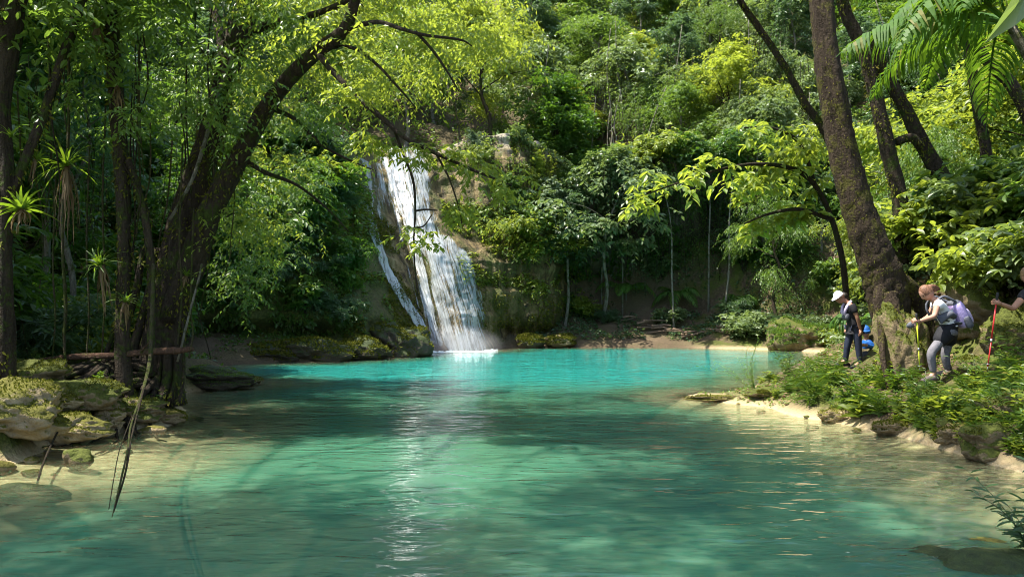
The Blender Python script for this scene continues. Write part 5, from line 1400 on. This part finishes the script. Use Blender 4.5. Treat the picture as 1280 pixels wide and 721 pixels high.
def hand_shape(mb, wrist, d, palm_n, s=1.0, curl=.9):
    """palm plus four unequal bent fingers and a thumb"""
    d = norm(np.asarray(d, float)); n = norm(np.asarray(palm_n, float) - d * np.dot(palm_n, d)); w = np.cross(d, n)
    wrist = np.asarray(wrist, float)
    mb.tube([wrist - d * .01, wrist + d * .03 * s, wrist + d * .06 * s, wrist + d * .085 * s], np.array([.026, .034, .038, .030]) * s, 8)
    for k, (o, l) in enumerate(((-.030, .062), (-.010, .072), (.010, .068), (.029, .054))):
        b = wrist + d * .078 * s + w * o * s; pts = [b - d * .02 * s]; a = .15
        for q in range(4):
            pts.append(pts[-1] + (d * math.cos(a) + n * math.sin(a)) * l * s * (.34 if q else .36)); a += curl * .62
        mb.tube(pts, np.array([.0105, .010, .0095, .009, .0075]) * s, 6)
    b = wrist + d * .03 * s - w * .032 * s
    mb.tube([b, b - w * .018 * s + d * .022 * s + n * .012 * s, b - w * .010 * s + d * .044 * s + n * .030 * s, b + w * .004 * s + d * .056 * s + n * .044 * s], np.array([.014, .0125, .011, .008]) * s, 6)

SKIN = plain('skin', (.42, .235, .165), .55, (.38, .20, .14), 14)
TAN = plain('tanned skin', (.34, .175, .110), .55, (.30, .15, .095), 14)
def pmat(n, c, c2=None, rough=.8): return plain(n, c, rough, c2 or tuple(x * .7 for x in c), 18, .3)
BLACKCLOTH = pmat('black cloth', (.012, .012, .016)); NAVY = pmat('navy leggings', (.016, .022, .045), (.010, .013, .028), .6)
GREY = pmat('grey leggings', (.17, .16, .175), (.11, .105, .12)); WHITE = pmat('white cotton', (.76, .75, .76), (.66, .66, .70))
SLATE = pmat('slate grey cloth', (.10, .105, .13)); LILAC = pmat('lilac nylon', (.42, .34, .62), (.34, .27, .54), .5); LILAC2 = pmat('pale lilac nylon', (.54, .45, .66), (.48, .40, .60), .5)
SHOE = pmat('trail shoe', (.16, .13, .12)); HAIR_R = plain('reddish hair', (.24, .12, .07), .5, (.09, .04, .024), 45, .5); HAIR_D = pmat('dark hair', (.02, .014, .010), None, .5)
HAIR_B = pmat('light brown hair', (.26, .15, .07), (.14, .08, .04), .5)
BLUE = pmat('blue jacket', (.012, .10, .36), (.01, .07, .26), .6); CAPW = pmat('white cap', (.74, .73, .78), (.62, .61, .68)); EYE = plain('dark eye', (.02, .015, .01), .2)
YEL = plain('yellow pole', (.55, .62, .03), .4); RED = plain('red pole', (.50, .03, .03), .4); GRIP = plain('black grip', (.02, .02, .02), .7); ALU = plain('aluminium', (.45, .45, .46), .35, metal=.8)

class Fig:
    """joints in photo pixels at a distance; far/near offsets in metres"""
    def __init__(s, label, foot, D, group=None):
        s.D = D; s.root = based('person', label, 'person', foot, group)
    def p(s, px, py, dy=0.0):
        return P(px, py, s.D + dy)
    def part(s, name, mat, nodes, edges, root, sub=2, extra=None, parent=None):
        v, f = skin_mesh(name, nodes, edges, root, sub)
        mb = MB(); mb.add(v, f)
        if extra: extra(mb)
        return lk(mb, name, mat, s.root)
def chain(*ks): return [(ks[i], ks[i + 1]) for i in range(len(ks) - 1)]
def cap_shape(mb, c, fwd, sd, up, r, brim=True, cover=.1):
    n = 14; th = np.linspace(0, PI * (.5 + cover), n); ph = np.linspace(0, 2 * PI, 24, endpoint=False); T, Ph = np.meshgrid(th, ph, indexing='ij')
    v = np.asarray(c) + r * ((np.sin(T) * np.cos(Ph) * 1.06)[..., None] * fwd + (np.sin(T) * np.sin(Ph) * .90)[..., None] * sd + (np.cos(T) * 1.24 + .03)[..., None] * up)
    i = np.arange(n - 1)[:, None] * 24; j = np.arange(24)[None]; k = (j + 1) % 24
    mb.add(v.reshape(-1, 3), np.stack((i + j, i + 24 + j, i + 24 + k, i + k), -1).reshape(-1, 4))
    if brim:
        a = np.linspace(-1.1, 1.1, 11); q = []
        for rr, h in ((1.02, .20), (1.75, .05), (1.76, .02), (1.02, .15)):
            q.append(np.asarray(c) + r * (np.cos(a) * rr)[:, None] * fwd + r * (np.sin(a) * .88)[:, None] * sd + r * (h + .25) * up)
        v = np.concatenate(q); j = np.arange(10)
        mb.add(v, np.concatenate([np.stack((b * 11 + j, b * 11 + j + 1, ((b + 1) % 4) * 11 + j + 1, ((b + 1) % 4) * 11 + j), -1) for b in range(4)]))
def eyes(root, c, fwd, sd, up, r):
    for sg in (-1, 1):
        mb = MB(); p = np.asarray(c) + r * (.86 * fwd + sg * .30 * sd + .06 * up)
        mb.tube([p - up * .008, p - up * .004, p, p + up * .004, p + up * .008], [.003, .010, .012, .010, .003], 8); lk(mb, 'eye', EYE, root)

# ================= hiker in the white cap, head bowed, facing left
f0 = hit(1066, 458, 8, 24); A = Fig('person in white cap and dark clothes standing with bowed head on the right bank', f0, f0[1])
pp = A.p
N = dict(pel=(pp(1068, 408), (.125, .10)), waist=(pp(1066.5, 397), (.115, .09)), chest=(pp(1064, 385), (.145, .11)), neck=(pp(1059, 377.5), .052), hd=(pp(1053, 373.5), .058),
         shn=(pp(1065.5, 382, -.17), .060), eln=(pp(1072, 398, -.21), .040), wrn=(pp(1075.5, 412, -.17), .029),
         shf=(pp(1061, 382, .17), .060), elf=(pp(1062, 398, .20), .040), wrf=(pp(1058, 411, .10), .029),
         hpn=(pp(1071, 411, -.085), .088), knn=(pp(1073, 434, -.10), .058), ann=(pp(1075, 453, -.10), .040), ton=(pp(1068, 457.5, -.11), .034),
         hpf=(pp(1065, 411, .085), .088), knf=(pp(1059, 432, .10), .058), anf=(pp(1057, 450, .12), .040), tof=(pp(1050, 455, .12), .034))
arms = chain('chest', 'shn', 'eln', 'wrn') + chain('chest', 'shf', 'elf', 'wrf')
legs = chain('pel', 'hpn', 'knn', 'ann', 'ton') + chain('pel', 'hpf', 'knf', 'anf', 'tof')
hc = pp(1049.5, 371.5); hf = np.array((-.80, -.30, -.58)); hu = np.array((-.45, -.1, .88))
HV, HF, fwd, sd, up = head_shape(hc, hf, hu, .108)
def ex(mb):
    mb.add(HV, HF)
    hand_shape(mb, N['wrn'][0], (.1, .1, -1), (-1, .2, 0), 1.0, .7); hand_shape(mb, N['wrf'][0], (-.3, -.1, -1), (1, 0, 0), 1.0, .7)
A.part('body', TAN, N, chain('pel', 'waist', 'chest', 'neck', 'hd') + arms + legs, 'pel', 2, ex)
def grow(N, ks, g, over=None):
    d = {k: (N[k][0], tuple(r + g for r in N[k][1]) if hasattr(N[k][1], '__len__') else N[k][1] + g) for k in ks}
    if over: d.update(over)
    return d
half = lambda a, b, t: N[a][0] + (N[b][0] - N[a][0]) * t
A.part('tee_shirt', BLACKCLOTH, grow(N, ['pel', 'waist', 'chest', 'shn', 'shf'], .034, dict(low=(N['pel'][0] + (.0, 0, -.10), (.15, .13)), cn=(half('chest', 'neck', .5), .075), en=(half('shn', 'eln', .62), .062), ef=(half('shf', 'elf', .62), .062))),
       chain('low', 'pel', 'waist', 'chest', 'cn') + chain('chest', 'shn', 'en') + chain('chest', 'shf', 'ef'), 'pel')
A.part('leggings', NAVY, grow(N, ['pel', 'hpn', 'knn', 'ann', 'hpf', 'knf', 'anf'], .012, dict(zn=(N['ann'][0] - (0, 0, .06), .05), zf=(N['anf'][0] - (0, 0, .06), .05))), chain('pel', 'hpn', 'knn', 'ann', 'zn') + chain('pel', 'hpf', 'knf', 'anf', 'zf'), 'pel')
for a, t, h in (('ann', 'ton', .16), ('anf', 'tof', .16)):
    mb = MB(); q = N[a][0]; w = N[t][0]; d = norm((w - q) * (1, 1, 0)); z0 = min(q[2], w[2]) - .015
    mb.tube([np.append((q - d * .08)[:2], z0), np.append(q[:2], z0 + .025), np.append((q + d * .10)[:2], z0 + .005), np.append((q + d * .18)[:2], z0 - .01), np.append((q + d * .21)[:2], z0 - .015)], [.03, .052, .043, .034, .016], 10); lk(mb, 'shoe', BLACKCLOTH, A.root)
mb = MB(); cap_shape(mb, hc + up * .012 + fwd * .008, fwd, sd, up, .104, True, -.06); lk(mb, 'cap', CAPW, A.root)
mb = MB(); b = hc - fwd * .07 - up * .02
mb.tube([b + up * .03, b - fwd * .03 - up * .02, b - fwd * .05 - up * .08, b - fwd * .05 - up * .15], [.07, .088, .065, .02], 10); lk(mb, 'hair', HAIR_D, A.root)
eyes(A.root, hc, fwd, sd, up, .108)
# purple-grey sling bag across the chest, belt pouch
mb = MB(); ch = N['chest'][0]; pl = N['waist'][0]
mb.tube([ch + (-.02, -.05, .14), ch + (-.12, -.10, .04), ch + (-.165, -.06, -.08), pl + (-.14, -.02, -.02)], [.028, .034, .036, .028], 6)
mb.tube([ch + (-.05, .10, .14), ch + (-.15, .06, .04), ch + (-.17, .04, -.08), pl + (-.14, .02, -.02)], [.024, .03, .03, .024], 6); lk(mb, 'pack_strap', LILAC2, A.root)
v, f = skin_mesh('b', dict(a=(pl + (-.14, -.12, .02), (.045, .07)), b=(pl + (-.17, 0, .02), (.06, .08)), c=(pl + (-.14, .12, .02), (.045, .07))), chain('a', 'b', 'c'), 'b'); mb = MB(); mb.add(v, f); lk(mb, 'waist_pouch', SLATE, A.root)

# ================= person in blue crouching half hidden behind
q0 = hit(1086, 459, 8, 24); Bf = Fig('person in blue jacket and blue cap crouching behind the hiker in the white cap', (q0[0], f0[1] + .55, Hs(q0[0], f0[1] + .55)), f0[1] + .55)
pp = Bf.p
N = dict(pel=(pp(1086, 444), (.13, .12)), waist=(pp(1085.5, 437), (.125, .11)), chest=(pp(1084, 428), (.14, .11)), neck=(pp(1083, 422), .052), hd=(pp(1082.5, 418), .06),
         shn=(pp(1085, 427, -.16), .058), eln=(pp(1092, 434, -.20), .042), wrn=(pp(1081, 431, -.30), .03), shf=(pp(1081, 427, .16), .058), elf=(pp(1079, 435, .2), .042), wrf=(pp(1077, 431, .1), .03),
         hpn=(pp(1087, 446, -.10), .095), knn=(pp(1081, 441, -.32), .062), ann=(pp(1083, 456, -.30), .042), ton=(pp(1077, 458, -.34), .036),
         hpf=(pp(1085, 446, .10), .095), knf=(pp(1078, 442, .12), .062), anf=(pp(1080, 456, .14), .042), tof=(pp(1075, 458, .14), .036))
hc = pp(1082, 414.5); HV, HF, fwd, sd, up = head_shape(hc, (-.45, -.85, -.15), (0, 0, 1), .104)
def ex(mb): mb.add(HV, HF); hand_shape(mb, N['wrn'][0], (-1, -.2, -.1), (0, .2, -1), 1, .8); hand_shape(mb, N['wrf'][0], (-1, -.2, 0), (0, 0, -1), 1, .8)
Bf.part('body', SKIN, N, chain('pel', 'waist', 'chest', 'neck', 'hd') + arms + legs, 'pel', 2, ex)
Bf.part('jacket', BLUE, grow(N, ['pel', 'waist', 'chest', 'shn', 'shf', 'eln', 'elf'], .018, dict(cn=(half('chest', 'neck', .6), .08), wn=(half('eln', 'wrn', .85), .044), wf=(half('elf', 'wrf', .85), .044))),
        chain('pel', 'waist', 'chest', 'cn') + chain('chest', 'shn', 'eln', 'wn') + chain('chest', 'shf', 'elf', 'wf'), 'pel')
Bf.part('trousers', pmat('charcoal trousers', (.05, .055, .07)), grow(N, ['pel', 'hpn', 'knn', 'ann', 'hpf', 'knf', 'anf'], .014), chain('pel', 'hpn', 'knn', 'ann') + chain('pel', 'hpf', 'knf', 'anf'), 'pel')
mb = MB(); cap_shape(mb, hc, fwd, sd, up, .110, True, .06); lk(mb, 'cap', BLUE, Bf.root); eyes(Bf.root, hc, fwd, sd, up, .104)
for t in ('n', 'f'):
    mb = MB(); q = N['an' + t][0]; d = norm((N['to' + t][0] - q) * (1, 1, 0)); z0 = q[2] - .03
    mb.tube([np.append((q - d * .07)[:2], z0), np.append(q[:2], z0 + .02), np.append((q + d * .12)[:2], z0), np.append((q + d * .2)[:2], z0 - .015)], [.035, .058, .048, .02], 10); lk(mb, 'shoe', SHOE, Bf.root)

# ================= hiker bending forward with the lilac backpack
f1 = hit(1172, 476, 7, 20); G = Fig('bending person with reddish hair, white tee and lilac backpack, holding a yellow pole', f1, f1[1])
pp = G.p
N = dict(pel=(pp(1188, 410), (.13, .115)), waist=(pp(1186, 399), (.135, .115)), chest=(pp(1175.5, 383), (.16, .125)), neck=(pp(1166.5, 374), .055), hd=(pp(1161.5, 369), .06),
         shn=(pp(1173, 377, -.19), .064), eln=(pp(1168, 395.5, -.26), .044), wrn=(pp(1149, 401.5, -.30), .030), shf=(pp(1170, 377, .18), .064), elf=(pp(1161, 396, .20), .044), wrf=(pp(1148, 403, .06), .030),
         hpn=(pp(1184, 416, -.10), .080), knn=(pp(1163, 441, -.14), .066), ann=(pp(1167, 467, -.12), .044), ton=(pp(1161, 474, -.14), .038),
         hpf=(pp(1188, 416, .10), .080), knf=(pp(1181, 444, .12), .066), anf=(pp(1185, 463, .16), .044), tof=(pp(1177, 467, .16), .038))
hc = pp(1158, 366); HV, HF, fwd, sd, up = head_shape(hc, (-.74, -.05, -.67), (-.62, 0, .78), .110)
wn = N['wrn'][0]
def ex(mb): mb.add(HV, HF); hand_shape(mb, wn, (-.9, 0, .1), (0, .9, -.4), 1.05, 1.2); hand_shape(mb, N['wrf'][0], (-1, -.1, -.3), (0, -.3, -1), 1.05, 1.0)
G.part('body', SKIN, N, chain('pel', 'waist', 'chest', 'neck', 'hd') + arms + legs, 'pel', 2, ex)
G.part('tee_shirt', WHITE, grow(N, ['waist', 'chest', 'shn', 'shf'], .034, dict(pl=(half('waist', 'pel', 1.0), (.175, .155)), cn=(half('chest', 'neck', .55), .085), en=(half('shn', 'eln', .55), .070), ef=(half('shf', 'elf', .55), .070))),
       chain('pl', 'waist', 'chest', 'cn') + chain('chest', 'shn', 'en') + chain('chest', 'shf', 'ef'), 'waist')
G.part('leggings', GREY, grow(N, ['pel', 'hpn', 'knn', 'ann', 'hpf', 'knf', 'anf'], .010), chain('pel', 'hpn', 'knn', 'ann') + chain('pel', 'hpf', 'knf', 'anf'), 'pel')
G.part('shorts', BLACKCLOTH, grow(N, ['pel', 'hpn', 'hpf'], .085, dict(a=(half('hpn', 'knn', .66), .140), b=(half('hpf', 'knf', .66), .140), w=(half('pel', 'waist', .7), (.18, .155)))), chain('w', 'pel', 'hpn', 'a') + chain('pel', 'hpf', 'b'), 'pel')
G.part('tied_jacket', SLATE, dict(a=(pp(1174, 400, -.14), (.05, .05)), b=(pp(1180, 397, -.17), (.10, .07)), c=(pp(1186, 392, -.17), (.10, .06)), d=(pp(1192, 397, -.10), (.08, .06))), chain('a', 'b', 'c', 'd'), 'b')
for t in ('n', 'f'):
    mb = MB(); q = N['an' + t][0]; d = norm((N['to' + t][0] - q) * (1, 1, 0)); z0 = min(q[2], N['to' + t][0][2]) - .01
    mb.tube([np.append((q - d * .09)[:2], z0 + .02), np.append(q[:2], z0 + .035), np.append((q + d * .11)[:2], z0 + .01), np.append((q + d * .2)[:2], z0 - .005), np.append((q + d * .23)[:2], z0 - .01)], [.038, .064, .054, .044, .02], 10); lk(mb, 'shoe', SHOE, G.root)
# hair pulled back over the head, loose at the neck
mb = MB(); cap_shape(mb, hc - fwd * .012, fwd, sd, up, .110, False, .03)
hb = hc - fwd * .06
mb.tube([hb + up * .04, hb - fwd * .045 + up * .01, hb - fwd * .085 - up * .03, hb - fwd * .12 - up * .075, hb - fwd * .14 - up * .11], [.06, .068, .058, .042, .015], 14, rough=.25, seed=4)
lk(mb, 'hair', HAIR_R, G.root); eyes(G.root, hc, fwd, sd, up, .110)
# backpack: padded body along the back, front pocket, straps, side net
bx_ = norm(N['pel'][0] - N['chest'][0]); bn = norm(np.cross(bx_, (0, 1, 0)));
if bn[2] < 0: bn = -bn
bc = N['chest'][0] + (N['pel'][0] - N['chest'][0]) * .62 + bn * .22
def slab(c, hl, hw, ht, name, mat, mat_dirs=(bx_, np.array((0, 1.0, 0)), bn), e=.55):
    n = 12; th = np.linspace(-PI / 2, PI / 2, n); ph = np.linspace(0, 2 * PI, 28, endpoint=False); T, Ph = np.meshgrid(th, ph, indexing='ij')
    p = lambda q: np.sign(q) * np.abs(q) ** e
    v = c + (p(np.cos(T)) * p(np.cos(Ph)) * hl)[..., None] * mat_dirs[0] + (p(np.cos(T)) * p(np.sin(Ph)) * hw)[..., None] * mat_dirs[1] + (p(np.sin(T)) * ht)[..., None] * mat_dirs[2]
    i = np.arange(n - 1)[:, None] * 28; j = np.arange(28)[None]; k = (j + 1) % 28
    mb = MB(); mb.add(v.reshape(-1, 3), np.stack((i + j, i + k, i + 28 + k, i + 28 + j), -1).reshape(-1, 4)); return lk(mb, name, mat, G.root)
slab(bc, .24, .16, .10, 'backpack', LILAC)
slab(bc + bx_ * .07 + bn * .085, .14, .135, .055, 'backpack_pocket', LILAC2)
slab(bc - bx_ * .19 - bn * .01, .06, .13, .075, 'backpack_lid', SLATE)
slab(bc + bx_ * .14 + bn * .01 - np.array((0, .15, 0)), .10, .035, .06, 'side_net', SLATE)
mb = MB(); s1 = bc + bx_ * .24 + bn * .02
mb.tube([s1 - np.array((0, .06, 0)), s1 + bx_ * .06 + bn * .05 - np.array((0, .05, 0)), s1 + bx_ * .05 + bn * .09, s1 + bn * .07 + np.array((0, .05, 0))], .010, 5); lk(mb, 'bottle_loop', ALU, G.root)
for dy in (-.13, .13):
    mb = MB(); c0 = N['chest'][0] + np.array((0, dy, 0))
    mb.tube(spline([bc - bx_ * .22 + np.array((0, dy * .7, 0)), c0 + bn * .155 - bx_ * .05, c0 - bx_ * .16 + bn * .04, c0 - bx_ * .08 - bn * .14, c0 + bx_ * .16 - bn * .13, bc + bx_ * .12 - bn * .08 + np.array((0, dy * .9, 0))], 20), .022, 6); lk(mb, 'pack_strap', SLATE, G.root)
# glove/cloth in the far hand, bunched over the pole
slab(N['wrf'][0] + np.array((-.10, 0, -.03)), .10, .05, .05, 'glove', SLATE, (norm(np.array((1, 0, .45))), np.array((0, 1.0, 0)), norm(np.array((-.45, 0, 1)))), .8)
def pole(label, top, tip, c1, c2, r=.010):
    top = np.asarray(top); tip = np.asarray(tip); d = norm(tip - top); L = np.linalg.norm(tip - top)
    rt_ = based('walking_pole', label, 'walking pole', tip)
    mb = MB(); mb.tube([top, top + d * .02, top + d * .07, top + d * .14, top + d * .15], [.012, .019, .016, .017, .010], 10); lk(mb, 'grip', GRIP, rt_)
    mb = MB(); mb.tube([top + d * .15, top + d * (L * .62)], r * 1.05, 8); lk(mb, 'upper_shaft', c1, rt_)
    mb = MB(); mb.tube([top + d * (L * .62), top + d * (L - .05)], r * .85, 8); lk(mb, 'lower_shaft', c2, rt_)
    mb = MB(); mb.tube([top + d * (L * .60), top + d * (L * .64)], r * 1.5, 8); mb.tube([tip - d * .06, tip], [r * .8, .003], 6); mb.tube([tip - d * .09, tip - d * .085], [.035, .035], 12); lk(mb, 'tip', ALU, rt_)
hw_ = wn + np.array((-.055, -.02, .0))
pole('yellow walking pole held in the bending hiker\'s hand, planted below the mossy rock', hw_ + (.0, .0, .13), hw_ + (.05, .02, -.80), YEL, YEL)

# ================= hiker at the right edge, only the arm with the red pole inside the frame
f2 = hit(1300, 462, 7, 20); K = Fig('person in black tee at the right edge, arm stretched out holding a red walking pole', f2, f2[1])
pp = K.p; s_ = f2[1] / FPX
N = dict(pel=(pp(1300, 408), (.14, .12)), waist=(pp(1298, 393), (.125, .105)), chest=(pp(1294, 374), (.155, .115)), neck=(pp(1290, 360), .055), hd=(pp(1288, 352), .06),
         shn=(pp(1284, 366, -.19), .062), eln=(pp(1266, 386, -.24), .042), wrn=(pp(1250.5, 379.5, -.36), .029), shf=(pp(1292, 366, .19), .062), elf=(pp(1296, 388, .22), .042), wrf=(pp(1290, 404, .16), .029),
         hpn=(pp(1300, 412, -.09), .095), knn=(pp(1296, 438, -.11), .06), ann=(pp(1301, 460, -.10), .042), ton=(pp(1292, 464, -.12), .036),
         hpf=(pp(1300, 412, .09), .095), knf=(pp(1303, 438, .11), .06), anf=(pp(1309, 459, .12), .042), tof=(pp(1300, 463, .12), .036))
hc = pp(1286, 345); HV, HF, fwd, sd, up = head_shape(hc, (-.9, -.2, -.35), (-.2, 0, .95), .108)
wk = N['wrn'][0]
def ex(mb): mb.add(HV, HF); hand_shape(mb, wk, (-.95, 0, .30), (.1, .9, -.1), 1.05, 1.3); hand_shape(mb, N['wrf'][0], (-.1, 0, -1), (-1, 0, 0), 1, .6)
K.part('body', TAN, N, chain('pel', 'waist', 'chest', 'neck', 'hd') + arms + legs, 'pel', 2, ex)
K.part('tee_shirt', BLACKCLOTH, grow(N, ['pel', 'waist', 'chest', 'shn', 'shf'], .032, dict(cn=(half('chest', 'neck', .5), .08), en=(half('shn', 'eln', .5), .068), ef=(half('shf', 'elf', .5), .068))), chain('pel', 'waist', 'chest', 'cn') + chain('chest', 'shn', 'en') + chain('chest', 'shf', 'ef'), 'pel')
K.part('leggings', BLACKCLOTH, grow(N, ['pel', 'hpn', 'knn', 'ann', 'hpf', 'knf', 'anf'], .010), chain('pel', 'hpn', 'knn', 'ann') + chain('pel', 'hpf', 'knf', 'anf'), 'pel')
for t in ('n', 'f'):
    mb = MB(); q = N['an' + t][0]; d = norm((N['to' + t][0] - q) * (1, 1, 0)); z0 = q[2] - .03
    mb.tube([np.append((q - d * .08)[:2], z0), np.append(q[:2], z0 + .02), np.append((q + d * .12)[:2], z0), np.append((q + d * .2)[:2], z0 - .015)], [.035, .058, .048, .02], 10); lk(mb, 'shoe', SHOE, K.root)
mb = MB(); cap_shape(mb, hc - fwd * .012, fwd, sd, up, .116, False, .06); hb = hc - fwd * .06
mb.tube([hb + up * .04, hb - fwd * .05 - up * .04, hb - fwd * .06 - up * .14, hb - fwd * .03 - up * .24], [.07, .08, .06, .02], 12); lk(mb, 'hair', HAIR_B, K.root); eyes(K.root, hc, fwd, sd, up, .108)
hk = wk + np.array((-.062, -.01, .02)); tipz = hk + (P(1235, 456, K.D) - P(1246, 374, K.D))
pole('red walking pole gripped by the arm at the right edge', hk + (P(1247, 362, K.D) - P(1245.5, 374, K.D)), (tipz[0], tipz[1], tipz[2]), RED, RED)
